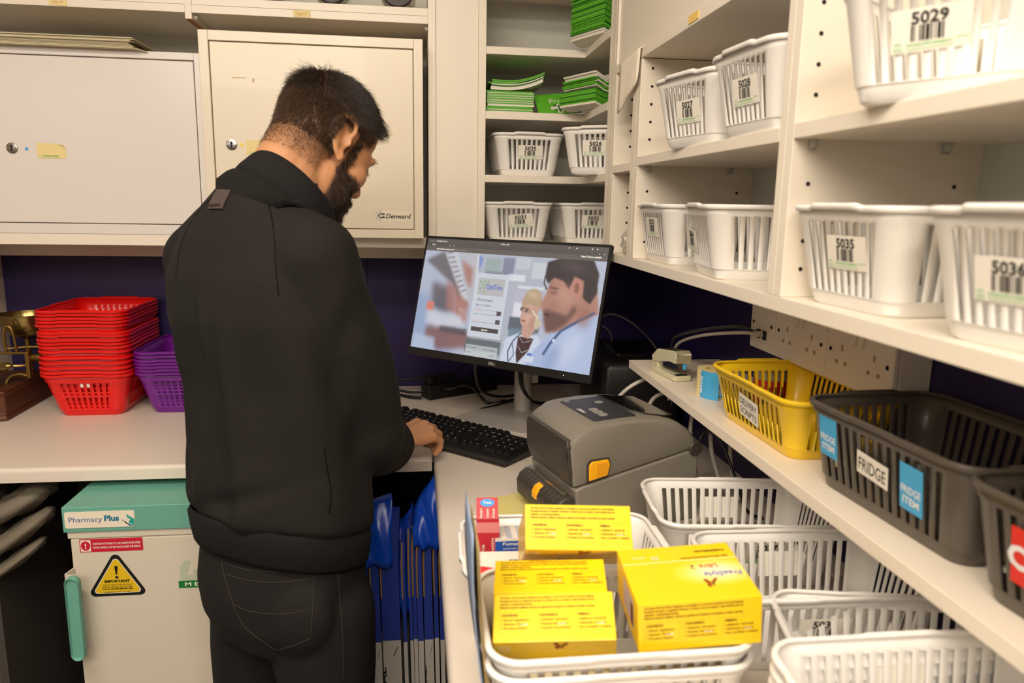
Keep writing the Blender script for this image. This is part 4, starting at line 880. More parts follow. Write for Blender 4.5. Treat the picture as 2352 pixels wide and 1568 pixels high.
# curled prescription bag leaning on the left rim
m = MB(); BLB = mat('pale_blue_paper', (158, 176, 206), .55); KR2 = mat('brown_kraft_paper', (198, 170, 110), .6); n = 12
def sheet(dx, y0, y1, z0, z1, bend, mt, m):
    vs = [];
    for j in range(n+1):
        v_ = j/n
        for i in range(5):
            u = i/4; y = y0+(y1-y0)*u*(1-.25*v_)+.02*v_; z = z0+(z1-z0)*v_; x = dx+bend*math.sin(v_*2.6)+.006*math.sin(u*3.1)*(1-v_)-.012*v_
            vs.append((x, y, z))
    m.add(vs, [(j*5+i, j*5+i+1, (j+1)*5+i+1, (j+1)*5+i) for j in range(n) for i in range(4)], mt)
tb = thing('folded_paper_bag', 'curled paper bag, blue inside and tan outside, standing up at the basket left edge', 'paper bag', (.0725, .695, .930))
m = MB(); sheet(-.006, -.070, .07, 0, .205, -.007, BLB, m); m.build('blue_side', tb, smooth='all', solid=.0008)
m = MB(); sheet(-.0030, -.066, .045, 0, .196, -.004, KR2, m); sheet(-.0012, -.060, .035, 0, .185, -.003, OLD, m); m.build('tan_side', tb, smooth='all', solid=.0008)
# note paper under the printer, yellow
m = MB(); m.prism([(.105, 1.235), (.115, 1.285), (.165, 1.300), (.215, 1.325), (.27, 1.26), (.26, 1.17), (.17, 1.17)], .9013, .9016, mat('pale_lime_paper', (222, 208, 130), .7))
tag(m.build('note_paper'), 'pale yellow sheet lying under the front of the label printer', 'paper')
# papers in the upper nested basket, seen through its slots
m = MB(); m.box(.10, .30, .635, .65, .93, .985, mat('printed_leaflets', (206, 200, 178), .7))
for k, (c1, x) in enumerate(((BRN, .195), (OR2, .205), (INK, .22), (GREENINK, .235), (GREENINK, .25), (GREENINK, .262), (BLP, .275), (INK, .288))): m.box(x, x+.006, .6345, .635, .940, .965, c1)
tag(m.build('leaflet_pad'), 'pad of printed leaflets inside the front basket behind its slots', 'leaflets')
# ------------------------------------------------------------------ stapler, label roll, tin on the riser
IV = mat('ivory_plastic', (206, 200, 168), .35)
stp = thing('stapler', 'ivory office stapler at the far end of the riser shelf', 'stapler', (.492, 1.355, 1.1143), R(8))
MB().prism([(-.017, -.050), (.017, -.050), (.0185, -.040), (.016, .055), (-.016, .055), (-.0185, -.040)], 0, .011, IV).build('base', stp, bevel=.003)
MB().box(-.012, .012, -.046, -.034, .0112, .0118, BLACKP).build('anvil', stp)
m = MB(); m.loft([[(x, y, z) for y, z in ((-.046, .034), (-.048, .052), (-.038, .0575), (.030, .050), (.054, .032), (.050, .020), (-.02, .034))] for x in (-.0165, -.0150, .0150, .0165)], IV); m.build('top_cover', stp, bevel=.003, smooth=True)
m = MB(); m.loft([[(x, y, z) for y, z in ((-.043, .022), (-.043, .036), (-.01, .034), (.045, .024), (.045, .016))] for x in (-.009, .009)], CHROME); mg = m.build('magazine', stp)
MB().box(.001, .0085, -.0436, -.0431, .022, .033, BLUE).build('blue_mark', mg)
MB().box(-.015, .015, .030, .052, .0105, .030, IV).build('hinge_block', stp, bevel=.002)
def roll(label, loc, r0, r1, h, strips, tail=True, rz=0):
    t = thing('label_roll', label, 'label roll', loc, R(rz)); n = 40
    m = MB(); m.lathe([(r0, 0), (r1, 0), (r1, h), (r0, h), (r0, 0)], CREAMPL, n, cap=False); rb_ = m.build('roll', t, smooth=True)
    m = MB()
    for k in range(strips):
        a0 = R(180+k*52); da = R(46); q = 6
        for j in range(q):
            a, b_ = a0+da*j/q, a0+da*(j+1)/q
            m.face([((r1+.0004)*math.cos(a), (r1+.0004)*math.sin(a), h*.06), ((r1+.0004)*math.cos(b_), (r1+.0004)*math.sin(b_), h*.06), ((r1+.0004)*math.cos(b_), (r1+.0004)*math.sin(b_), h*.94), ((r1+.0004)*math.cos(a), (r1+.0004)*math.sin(a), h*.94)], BLUE)
        am = a0+da*.5; tn = V((-math.sin(am), math.cos(am), 0)); o_ = V((math.cos(am), math.sin(am), 0))*(r1+.0016)
        m.text('FRIDGE', o_-tn*.004+V((0, 0, h*.18)), (0, 0, 1), -tn, .006, WINK, bold=.02, width=h*.62); m.text('ITEM', o_+tn*.006+V((0, 0, h*.28)), (0, 0, 1), -tn, .006, WINK, bold=.02, width=h*.40)
    m.build('blue_labels', rb_)
    if tail:
        vs = [];
        for j in range(7):
            a = R(175-j*9); rr_ = r1+.001+j*.0016
            for z in (0, h*1.02): vs.append((rr_*math.cos(a), -rr_*math.sin(a), z))
        m = MB(); m.add(vs, [(2*j, 2*j+2, 2*j+3, 2*j+1) for j in range(6)], BLUE); m.build('loose_end', t, solid=.0004)
    return t
roll('roll of blue FRIDGE ITEM labels behind the yellow basket', (.5225, 1.210, 1.1143), .018, .033, .047, 4, rz=15)
m = MB(); rr = thing('label_tin', 'small roll with red and white band inside reach of the yellow basket slots', 'tin', (.603, 1.165, 1.1143))
MB().lathe([(.020, 0), (.030, 0), (.030, .040), (.020, .040)], mat('red_band', (214, 40, 26), .45), 32, cap=True).build('red_band', rr, smooth=True)
MB().lathe([(.014, .0405), (.0303, .0405), (.0303, .052), (.0285, .053), (.014, .053)], mat('grey_roll_edge', (176, 164, 130), .6), 32, cap=True).build('top_edge', rr, smooth=True)
# ------------------------------------------------------------------ wall sockets
SKW = mat('white_socket_plastic', (236, 226, 212), .4)
def plate(label, y0, y1, z0, z1, kind):
    t = thing('wall_socket', label, 'socket', (.60, (y0+y1)/2, z0)); w_ = y1-y0; h_ = z1-z0
    MB().box(.009, .0546, -w_/2+.001, w_/2-.001, .001, h_-.001, SKW).build('back_box', t, bevel=.002)
    pl_ = MB().box(0, .0088, -w_/2, w_/2, 0, h_, SKW).build('face_plate', t, bevel=.0022)
    if kind == 'data':
        m = MB(); m.box(-.0004, 0, -.022, .022, .012, h_-.012, SKW); m.build('blank_insert', pl_, bevel=.0002)
        for y in (-.011, .011): MB().box(-.0012, -.0003, y-.007, y+.007, .020, .036, BLACKP).build('data_port', pl_)
    else:
        for s in (-1, 1):
            c_ = s*.038; m = MB()
            for yy, zz_, a, b_ in ((c_, .052, .002, .0045), (c_-.011, .031, .0032, .0028), (c_+.011, .031, .0032, .0028)): m.box(-.0004, .0002, yy-a, yy+a, zz_-b_, zz_+b_, mat('dark_slot', (168, 142, 116), .7)); 
            m.build('pin_slots', pl_)
            MB().loft([[(-.0002, s*.008-.006, h_-.032), (-.0002, s*.008+.006, h_-.032), (-.0002, s*.008+.006, h_-.010), (-.0002, s*.008-.006, h_-.010)], [(-.0045, s*.008-.006, h_-.030), (-.0045, s*.008+.006, h_-.030), (-.0012, s*.008+.006, h_-.0105), (-.0012, s*.008-.006, h_-.0105)]], SKW).build('switch', pl_)
    for s in (-1, 1): MB().lathe([(0, 0), (.003, 0), (.0032, -.0008)], STEEL, 14, T(0, s*(w_/2-.012), h_*.50) @ Matrix.Rotation(R(90), 4, 'Y'), cap=False).build('screw', pl_)
    return t
plate('single data socket plate with two grey network leads, furthest along the wall', 1.1620, 1.2535, 1.1945, 1.287, 'data')
plate('double power socket next to the data plate', 1.0040, 1.1605, 1.1945, 1.287, 'p')
plate('double power socket nearest the camera above the grey basket', .8450, 1.0020, 1.1945, 1.287, 'p')
# ------------------------------------------------------------------ cables
def cable(name, label, pts, r, m, cat='cable', group=None): return tag(MB().tube(pts, r, m, 8).build(name, smooth='all'), label, cat, group)
cable('network_cable', 'grey network lead plugged into the data socket, drooping behind the riser', [(.585, 1.205, 1.224), (.57, 1.23, 1.222), (.545, 1.33, 1.200), (.545, 1.45, 1.165), (.56, 1.53, 1.13), (.58, 1.60, 1.08), (.60, 1.66, .98), (.61, 1.70, .905)], .0032, GREYC)
cable('network_cable', 'dark grey network lead running above the lighter one from the data socket', [(.585, 1.222, 1.230), (.568, 1.25, 1.230), (.540, 1.34, 1.208), (.540, 1.47, 1.172), (.565, 1.56, 1.13), (.59, 1.62, 1.05), (.62, 1.68, .91)], .0032, mat('charcoal_cable', (52, 48, 46), .4))
for i, (y, c_) in enumerate(((1.205, GREYC), (1.222, BLACKC))):
    tag(MB().box(.584, .5985, y-.006, y+.006, 1.2195, 1.2285, c_).build('network_plug', bevel=.001), ['grey network plug in the right hand port', 'black network plug in the left hand port'][i], 'plug')
PTS = [[(.54, 1.46, 1.09), (.50, 1.47, 1.088), (.44, 1.47, 1.06), (.41, 1.50, 1.0), (.43, 1.55, .93), (.50, 1.58, .905)],
       [(.55, 1.42, 1.085), (.52, 1.40, 1.075), (.48, 1.42, 1.05), (.47, 1.44, .98), (.47, 1.46, .91)],
       [(.56, 1.38, 1.09), (.545, 1.36, 1.05), (.53, 1.33, 1.0), (.545, 1.32, .92), (.58, 1.34, .905)],
       [(.58, 1.36, 1.09), (.565, 1.32, 1.04), (.555, 1.28, .98), (.57, 1.25, .92), (.60, 1.24, .905)],
       [(.60, 1.32, 1.09), (.59, 1.28, 1.03), (.58, 1.25, .97), (.59, 1.22, .91)]]
NM = ['pale grey cable looping furthest left under the riser shelf', 'pale grey cable curving down behind the printer window', 'pale grey cable hanging behind the printer hinge', 'pale grey cable hanging beside the purple wall', 'pale grey cable nearest the yellow basket under the riser']
for p_, nm in zip(PTS, NM): cable('cable', nm, p_, .0042, GREYC, group=None)
cable('printer_cable', 'black lead curving out from behind the printer hinge', [(.50, 1.21, 1.03), (.515, 1.215, 1.045), (.535, 1.20, 1.03), (.555, 1.17, .97), (.57, 1.15, .92), (.60, 1.15, .905)], .003, BLACKC)
tag(MB().lathe([(.0, .0), (.016, 0), (.018, -.004), (.018, -.009), (.014, -.012), (0, -.012)], WHITEP, 24, T(.495, 1.42, 1.097), cap=False).build('cable_boss', smooth=True), 'white round cable fitting under the far end of the riser shelf', 'fitting')
# PC tower / printer dark bulk behind the riser end
pc = thing('black_printer', 'black laser printer in the dark corner behind the monitor', 'printer', (.545, 1.83, .9002), R(-4))
m = MB(); m.loft([[(x, y, z) for x, y in rrect(.098-i, .17-i, .02)] for i, z in ((.004, 0), (0, .01), (0, .155), (.006, .168), (.012, .172))], BLACKP); m.build('body', pc, smooth=True)
m = MB()
for k in range(6):
    for j in range(9): m.box(-.0985, -.0979, -.14+.017*j, -.129+.017*j, .045+.012*k, .048+.012*k, BLACKG)
m.build('vent_grille', pc)
MB().loft([[(x, y, z) for x, y in rrect(.05-i, .09-i, .015)] for i, z in ((0, .172), (.004, .178))], mat('glossy_black', (16, 15, 16), .1)).build('glossy_panel', pc, smooth=True)
cable('black_cable', 'thin cable arching over the black printer in the corner', [(.50, 1.95, 1.08), (.50, 1.96, 1.13), (.53, 1.93, 1.150), (.57, 1.85, 1.13), (.60, 1.75, 1.08), (.61, 1.70, 1.0)], .0025, mat('dim_grey_cable', (90, 84, 76), .5))
cable('black_cable', 'small looped cable above the black printer', [(.46, 1.93, 1.075), (.475, 1.95, 1.10), (.50, 1.96, 1.115), (.525, 1.95, 1.10), (.53, 1.93, 1.072)], .002, mat('dim_grey_cable', (90, 84, 76), .5))
# power strip and leads behind monitor
ps = thing('power_adapter', 'long black power adapter brick lying on the counter under the monitor', 'power adapter', (.125, 2.062, .9002), R(29))
MB().box(-.115, .115, -.018, .030, 0, .042, BLACKP).build('brick', ps, bevel=.002)
MB().box(-.112, -.02, -.012, .022, .0422, .066, mat('black_rubber_plug', (14, 13, 13), .5)).build('plug_head', ps, bevel=.004)
K = [('cable loop from the left joining the adapter, uppermost of three', [(-.16, 2.06, .945), (-.08, 2.085, .935), (-.01, 2.09, .94), (.03, 2.06, .945), (.05, 2.05, .94)]),
 ('cable from the left joining the adapter, middle one', [(-.16, 2.07, .935), (-.09, 2.06, .922), (-.02, 2.03, .915), (.03, 2.02, .92)]),
 ('cable from the left joining the adapter, lowest one', [(-.17, 2.10, .925), (-.08, 2.07, .908), (-.03, 2.02, .905), (.01, 2.0, .906)]),
 ('cable hanging from the monitor down to the counter', [(.14, 1.74, 1.07), (.145, 1.80, 1.02), (.165, 1.86, .96), (.22, 1.93, .925), (.28, 1.97, .92)]),
 ('cable running along the front of the power adapter', [(.05, 2.03, .955), (.08, 1.98, .935), (.12, 1.98, .945), (.15, 1.97, .94), (.19, 1.93, .908), (.24, 1.96, .905)]),
 ('cable rising behind the power adapter to the right', [(.09, 2.09, .945), (.13, 2.11, .975), (.17, 2.12, .985), (.24, 2.12, .985), (.30, 2.10, .97)]),
 ('tied black cable lying left of the monitor stand', [(.165, 1.88, .904), (.20, 1.90, .906), (.24, 1.93, .910), (.27, 1.97, .906)]),
 ('cable hanging in front of the stand pole', [(.262, 1.835, 1.06), (.262, 1.838, 1.00), (.275, 1.842, .96), (.305, 1.87, .925), (.36, 1.90, .906)]),
 ('second cable hanging beside the stand pole', [(.268, 1.835, 1.06), (.268, 1.836, .99), (.283, 1.845, .95), (.315, 1.88, .92), (.38, 1.93, .906)])]
for nm, p_ in K: cable('power_cable', 'black '+nm, p_, .0038, BLACKC)
# ------------------------------------------------------------------ fridge
TEAL = mat('teal_powder_coat', (106, 168, 150), .38, bump=.1, bscale=700); FW = mat('fridge_white_steel', (214, 204, 186), .38, bump=.06, bscale=500)
FX, FY = -.676, 1.42
fr = thing('pharmacy_fridge', 'white under counter pharmacy fridge with a teal lid and handle', 'fridge', (FX, FY, 0)); FWd = .50
MB().box(.006, FWd-.006, .030, .52, .01, .804, FW).build('cabinet', fr, bevel=.003)
m = MB(); m.box(0, FWd, 0, .54, .805, .856, TEAL); lid_ = m.build('lid', fr, bevel=.0015)
m = MB(); m.box(.008, FWd-.008, .006, .030, .022, .789, FW); dr_ = m.build('door', fr, bevel=.003)
MB().box(.005, FWd-.005, .004, .030, .7905, .8045, FW).build('door_top_trim', fr, bevel=.001)
# badge on the lid
m = MB(); m.prism([(.0685+x, .8305+y) for x, y in rrect(.0635, .0165, .004)], 0, .0012, mat('badge_white', (236, 224, 204), .4), Matrix(((1, 0, 0, 0), (0, 0, -1, -.0002), (0, 1, 0, 0), (0, 0, 0, 1))))
TB = mat('teal_blue_print', (34, 120, 150), .5); TL = mat('purple_blue_print', (72, 100, 158), .5); T2 = mat('turquoise_print', (30, 160, 140), .5)
bd = m.build('badge', lid_)
m = MB(); yq = -.0016
m.text('Pharmacy', (.0125, yq, .8265), (1, 0, 0), (0, 0, 1), .0105, TL, width=.060); m.text('Plus', (.0765, yq, .8275), (1, 0, 0), (0, 0, 1), .0115, TB, bold=.04, width=.027)
for pts_, mt in (([(.107, .829), (.112, .829), (.112, .824), (.117, .822), (.131, .8155), (.122, .8155)], TB), ([(.117, .840), (.123, .835), (.131, .830), (.131, .8155), (.120, .823), (.124, .829), (.118, .833)], T2)):
    m.face([(x, yq, z) for x, z in pts_], mt)
m.text('+', (.109, yq-.0002, .824), (1, 0, 0), (0, 0, 1), .012, PAPER, bold=.06); m.build('badge_print', bd)
# red strip sticker, triangle, maker mark
RS_ = mat('crimson_sticker', (196, 22, 48), .5)
m = MB(); yq = .0055
m.box(.0245, .1405, yq, .006, .7605, .7875, RS_); m.box(.0262, .0448, yq-.0002, .006, .7622, .7858, PAPER)
m.face([(.0355+.0086*math.cos(R(a)), yq-.0004, .774+.0098*math.sin(R(a))) for a in range(0, 360, 15)], RS_); m.text('!', (.0355, yq-.0004, .7685), (1, 0, 0), (0, 0, 1), .011, PAPER, bold=.03, align='c')
for k, t_ in enumerate(('DOOR KEY ATTACHED TO THE MAINS POWER CABLE', 'DOOR HANDLE CAN BE FOUND INSIDE THE FRIDGE')): m.text(t_, (.049, yq, .7755-.0078*k), (1, 0, 0), (0, 0, 1), .0044, PAPER, bold=.02, width=.087)
m.build('red_notice', dr_)
def tri(cx_, cz_, r, rc_):
    out = []
    for a0 in (90, 210, 330):
        cx2 = cx_+(r-2*rc_)*math.cos(R(a0)); cz2 = cz_+(r-2*rc_)*math.sin(R(a0))
        for a in range(-60, 61, 15): out.append((cx2+rc_*math.cos(R(a0+a)), cz2+rc_*math.sin(R(a0+a))))
    return out
BLK = mat('sticker_black', (18, 17, 15), .45); WYL = mat('warning_yellow', (226, 186, 24), .45)
m = MB(); tx, tz = .0875, .6985
for r_, rc_, mt, l_ in ((.0640, .009, BLK, 0), (.0525, .006, PAPER, .0002), (.0500, .0055, WYL, .0004)): m.face([(tx+(x-tx)*1.04, .0054-l_, z) for x, z in tri(tx, tz-.0, r_, rc_)], mt)
m.face([(tx+x, .0048, tz+z) for x, z in [(.0032*math.cos(R(a)), .0285+.0032*math.sin(R(a))) for a in range(-20, 201, 20)]+[(-.0010, .0125), (.0010, .0125)]], BLK)
m.face([(tx+.0030*math.cos(R(a)), .0048, tz+.0075+.0030*math.sin(R(a))) for a in range(0, 360, 20)], BLK)
for t_, z, w2, h, bo in (('IMPORTANT', -.003, .047, .0052, .05), ('ONCE UNIT IS IN POSITION', -.0095, .053, .0028, .01), ('PLEASE LEAVE UNPLUGGED', -.0138, .056, .0028, .01), ('FOR 24 HOURS BEFORE USE.', -.0182, .056, .0028, .05), ('FAILURE TO DO SO WILL', -.0245, .050, .0028, .01), ('INVALIDATE YOUR WARRANTY.', -.029, .061, .0028, .05)):
    m.text(t_, (tx, .0050, tz+z), (1, 0, 0), (0, 0, 1), h, BLK, bold=bo, align='c', width=w2)
m.build('warning_triangle', dr_)
m = MB(); LG = mat('maker_green', (20, 120, 50), .5); LS = mat('maker_pale_green', (186, 196, 170), .5)
m.prism([(.206, .694), (.206, .722), (.215, .735), (.226, .735), (.219, .704), (.250, .704), (.256, .694)], 0, .0004, LS, Matrix(((1, 0, 0, 0), (0, 0, -1, .0058), (0, 1, 0, 0), (0, 0, 0, 1))))
m.text('ec', (.230, .0053, .7055), (1, 0, 0), (0, 0, 1), .016, LS, bold=.03); m.box(.202, .33, .0052, .006, .6765, .6915, LG); m.text('M E D I C A L', (.214, .0052, .6805), (1, 0, 0), (0, 0, 1), .008, PAPER, bold=.03, width=.10); m.build('maker_mark', dr_)
# handle
m = MB(); HX, HZ0, HZ1 = .022, .556, .730
pts_ = [(HX+.013*math.cos(R(a)), HZ1-.013+.013*math.sin(R(a))) for a in range(0, 181, 15)]+[(HX+.013*math.cos(R(a)), HZ0+.013+.013*math.sin(R(a))) for a in range(180, 361, 15)]
m.loft([[(x+(HX-x)*i_, y, z+((HZ0+HZ1)/2-z)*i_*.2) for x, z in pts_] for y, i_ in ((-.034, .25), (-.039, .08), (-.037, 0), (-.026, 0), (-.024, .06))][::1], TEAL); hd_ = m.build('handle', dr_, smooth=True)
for z in (.704, .563): MB().loft([[(x, y, zz_) for x, y in ((.004, -.020), (.008, -.0245), (.026, -.0245), (.026, -.0225), (.009, -.0225), (.0065, -.019), (.012, .004), (.0095, .0065))] for zz_ in (z, z+.026 if z > .65 else z+.020)], FW).build('handle_bracket', dr_)
# ------------------------------------------------------------------ under the counter, left: sacks on a rack
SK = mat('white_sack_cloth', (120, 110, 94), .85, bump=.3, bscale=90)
def sack(label, path, r, sq_=.55):
    P = spline([V(p) for p in path], 5); rings = []
    for i, p in enumerate(P):
        t_ = (P[min(i+1, len(P)-1)]-P[max(i-1, 0)]).normalized(); sx_ = V((0, 1, 0)); s1 = (sx_-t_*sx_.dot(t_)).normalized(); s2 = t_.cross(s1); k_ = math.sin(math.pi*min(1, .12+.88*i/(len(P)-1))) ** .25 if i else .6
        rings.append([p+s1*r*1.6*k_*math.cos(2*math.pi*j/18)+s2*r*sq_*.8*k_*math.sin(2*math.pi*j/18)*(1+.22*math.sin(j*2.1+i*.9)+.10*math.cos(j*3.3)) for j in range(18)])
    return tag(MB().loft(rings, SK).build('folded_sack', smooth='all'), label, 'sack')
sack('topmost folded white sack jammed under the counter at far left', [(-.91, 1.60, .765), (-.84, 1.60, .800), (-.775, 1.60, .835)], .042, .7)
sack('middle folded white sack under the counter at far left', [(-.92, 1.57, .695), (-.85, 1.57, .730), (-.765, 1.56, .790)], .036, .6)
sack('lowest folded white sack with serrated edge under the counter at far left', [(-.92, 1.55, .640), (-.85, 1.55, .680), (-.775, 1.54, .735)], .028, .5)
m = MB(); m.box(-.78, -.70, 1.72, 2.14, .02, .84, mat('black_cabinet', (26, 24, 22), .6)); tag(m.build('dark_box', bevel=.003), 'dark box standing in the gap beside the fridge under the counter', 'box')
# ------------------------------------------------------------------ flat packed waste boxes and blue bags beside the man's leg
BLB2 = mat('blue_card_print', (38, 62, 160), .5); WHC = mat('white_card', (206, 200, 190), .6); KRF = mat('cut_cardboard_edge', (150, 116, 70), .9, bump=.4, bscale=400)
def flatbox(label, x, y, tilt_, dz, w_=.012):
    t = thing('flat_packed_box', label, 'cardboard box', (x, y, .0), rot=(0, R(tilt_), R(-2)), group='flat packed pharmacy waste boxes')
    D2 = .30; Ht = .56+dz
    MB().box(0, w_, 0, D2, 0.001, Ht*.0+.42, WHC).build('lower_panel', t)
    m = MB(); m.loft([[(0, 0, .42), (w_, 0, .42), (w_, D2, .42+.30), (0, D2, .42+.30)], [(0, 0, Ht+.10), (w_, 0, Ht+.10), (w_, D2, Ht+.20), (0, D2, Ht+.20)]], BLB2)
    m = MB(); m.loft([[(0, 0, .4205), (w_, 0, .4205), (w_, D2, .4205), (0, D2, .4205)], [(0, 0, .52), (w_, 0, .52), (w_, D2*.5, .66), (0, D2*.5, .66)]], WHC); m.build('middle_panel', t)
    m = MB(); m.loft([[(0, 0, .5203), (w_, 0, .5203), (w_, D2*.5, .6603), (0, D2*.5, .6603)], [(0, 0, .70), (w_, 0, .70), (w_, D2*.5, .73), (0, D2*.5, .73)]], BLB2)
    up_ = m.build('blue_upper_panel', t)
    m = MB(); m.prism([(0, .0), (w_, .0), (w_, .012), (.0, .012)], 0, .001, BLB2); 
    m = MB(); m.loft([[(0, .002, .7003), (w_, .002, .7003), (w_, .02, .7003), (0, .02, .7003)], [(0+w_*.2, .006, .762+dz), (w_*1.1, .006, .762+dz), (w_*1.1, .06, .775+dz), (w_*.2, .06, .775+dz)]], BLB2); m.build('blue_flap', t)
    m = MB(); m.loft([[(-.0004, -.0006, .62), (.0026, -.0006, .62), (.0026, .002, .62), (-.0004, .002, .62)], [(-.0008, -.0006, .70), (.0030, -.0006, .70), (.0030, .002, .70), (-.0008, .002, .70)], [(w_*.2-.0002, .0045, .762+dz), (w_*.2+.003, .0045, .762+dz), (w_*.2+.003, .007, .764+dz), (w_*.2, .007, .764+dz)]], KRF); m.build('torn_edge', t)
    return t
bx = [(-.112, 0, 'leftmost flat packed waste box beside the man'), (-.088, .005, 'second flat packed waste box from the man'), (-.066, .022, 'third flat packed waste box, its white side facing out'), (-.022, -.02, 'thin flat packed waste box after the gap'),
      (-.008, .008, 'flat packed waste box in the tight group, first'), (.0, .012, 'flat packed waste box in the tight group, second'), (.009, .0, 'flat packed waste box in the tight group, third'), (.023, .016, 'wider flat packed waste box near the worktop edge'), (.044, .0, 'flat packed waste box partly behind the worktop edge'), (.056, .01, 'flat packed waste box mostly behind the worktop edge')]
for i, (x, dz, lb) in enumerate(bx):
    w2 = (.021, .019, .038, .008, .0068, .0075, .0115, .018, .009, .009)[i]
    t = flatbox(lb, x, 1.44+(i % 3)*.004, -1.2, dz, w2)
    if w2 > .017:
        m = MB()
        m.text('PHARMACEUTICAL', (w2*.12, -.0010, .16), (.0, 0, 1), (-1, 0, 0), w2*.28, INK, bold=.04, width=.30); m.text('WASTE', (w2*.58, -.0010, .20), (0, 0, 1), (-1, 0, 0), w2*.28, INK, bold=.04, width=.12)
        m.face([(w2*.55, -.0008, .485), (w2*.60, -.0008, .485), (w2*.85, -.0008, .505), (w2*.80, -.0008, .505)], INK); m.build('black_print', t)
BBG = mat('blue_polythene', (18, 84, 220), .28, trans=.15)
def bag(label, x0, x1, y, z0, z1, seed, slope):
    rnd = random.Random(seed); nx, nz = 14, 10; vs = []
    for j in range(nz+1):
        v_ = j/nz
        for i in range(nx+1):
            u = i/nx; x = x0+(x1-x0)*u; zt = z1+slope*u; z = z0+(zt-z0)*v_+.004*math.sin(i*.9)*(1-v_)
            vs.append((x+.002*math.sin(j*.9+i*.5), y+.003*math.sin(i*.9+j*.35)+.0015*math.cos(j*1.1+i*.4)+.05*v_*v_, z))
    m = MB(); m.add(vs, [(j*(nx+1)+i, j*(nx+1)+i+1, (j+1)*(nx+1)+i+1, (j+1)*(nx+1)+i) for j in range(nz) for i in range(nx)], BBG)
    return tag(m.build('polythene_bag', smooth='all', solid=.002), label, 'plastic bag')
bag('bright blue polythene bag draped over the left waste boxes', -.145, -.055, 1.432, .700, .815, 1, .025)
bag('blue polythene bag hanging between the two groups of waste boxes', -.046, -.012, 1.462, .575, .745, 2, .06)
bag('crumpled blue polythene bag over the waste boxes by the worktop', -.012, .045, 1.434, .735, .800, 3, .10)
# ------------------------------------------------------------------ antique brass scale at far left
BR = mat('aged_brass', (150, 122, 64), .34, .9, bump=.2, bscale=60, var=.25); BRP = mat('polished_brass_pan', (150, 132, 84), .22, .95, var=.1, bscale=8); WD = mat('dark_mahogany', (84, 40, 12), .5, bump=.2, bscale=30, var=.4, stretch=(1, 1, 8))
sc_ = thing('balance_scale', 'antique brass balance scale with a deep pan on a mahogany box', 'scale', (-1.050, 1.985, .9002), R(0))
Ms = Matrix.Rotation(R(90), 4, 'Z')
m = MB(); q_ = [(-.065, -.145), (.060, -.118), (.052, .135), (-.06, .135)]
m.loft([[(x*s_, y*s_, z) for x, y in q_] for s_, z in ((1.0, 0), (1.03, .004), (1.0, .012), (.96, .016), (.94, .060), (.97, .066), (.97, .072))], WD); wb_ = m.build('wooden_box', sc_, bevel=.003)
m = MB(); m.lathe([(.0, .0), (.018, .001), (.044, .016), (.060, .044), (.063, .066), (.064, .066), (.061, .044), (.045, .0175), (.018, .003), (0, .002)], BRP, 40, cap=False); o = m.build('deep_pan', sc_, smooth=True, loc=(.034, .065, .172))
m = MB(); m.lathe([(.0, .0), (.030, .001), (.040, .012), (.042, .016), (.039, .012), (.030, .0025), (0, .0015)], BRP, 36, cap=False); o = m.build('weight_pan', sc_, smooth=True, loc=(.010, -.060, .110))
m = MB(); m.tube([(.024, -.02, .152), (.022, -.021, .190), (.026, -.021, .212), (.034, -.021, .217), (.042, -.021, .210), (.046, -.021, .190), (.048, -.02, .152)], .0035, BR, 8); m.build('beam_hook', sc_, smooth='all')
m = MB(); m.box(.0, .075, -.024, -.016, .146, .152, BR); m.box(.068, .077, -.026, -.014, .085, .152, BR); m.tube([(.02, -.03, .0722), (.03, -.025, .090), (.05, -.02, .094), (.072, -.02, .088)], .005, BR, 8); m.tube([(.0, .03, .150), (.05, .04, .153), (.10, .045, .150)], .004, BR, 8); m.build('beam_arm', sc_, bevel=.001)
m = MB(); m.lathe([(.004, -.02), (.010, -.02), (.010, .018), (.006, .022)], BR, 16, T(.085, .02, .128) @ Matrix.Rotation(R(90), 4, 'Y')); m.tube([(.03, -.04, .120), (.055, -.03, .118), (.07, -.02, .118)], .0035, BR, 8); m.build('pivot', sc_, smooth=True)
m = MB(); m.lathe([(.010, 0), (.012, .002), (.008, .03), (.006, .1)], BR, 16, T(.034, .065, .072)); m.build('pillar', sc_, smooth=True)
m = MB(); m.lathe([(.010, 0), (.012, .002), (.008, .015), (.006, .038)], BR, 16, T(.010, -.060, .072)); m.build('pillar', sc_, smooth=True)
m = MB(); m.lathe([(.0, 0), (.012, .001), (.013, .010), (.005, .014), (.004, .02), (.008, .025), (0, .03)], mat('tarnished_weight', (110, 66, 40), .4, .6), 18, cap=False); m.build('brass_weight', sc_, smooth=True, loc=(.018, -.105, .0722))
# ------------------------------------------------------------------ the man
from mathutils.bvhtree import BVHTree
SKIN = mat('skin', (194, 140, 100), .48, bump=.12, bscale=260, var=.05, spec=.4)
b_ = SKIN.node_tree.nodes['Principled BSDF']; b_.inputs['Subsurface Weight'].default_value = .12; b_.inputs['Subsurface Radius'].default_value = (.01, .004, .002); b_.inputs['Subsurface Scale'].default_value = .6
nt = SKIN.node_tree; at = nt.nodes.new('ShaderNodeAttribute'); at.attribute_name = 'hair_mask'; mx = nt.nodes.new('ShaderNodeMix'); mx.data_type = 'RGBA'
src = b_.inputs['Base Color'].links[0].from_socket; nt.links.new(src, mx.inputs[6]); mx.inputs[7].default_value = (*lin((58, 42, 32)), 1); nt.links.new(at.outputs['Fac'], mx.inputs[0]); nt.links.new(mx.outputs[2], b_.inputs['Base Color'])
HAIRM = mat('dark_brown_hair', (54, 41, 33), .40, var=.35, bscale=40, spec=.6)
HAIRB = mat('brown_stubble', (96, 66, 42), .5, var=.3, bscale=40)
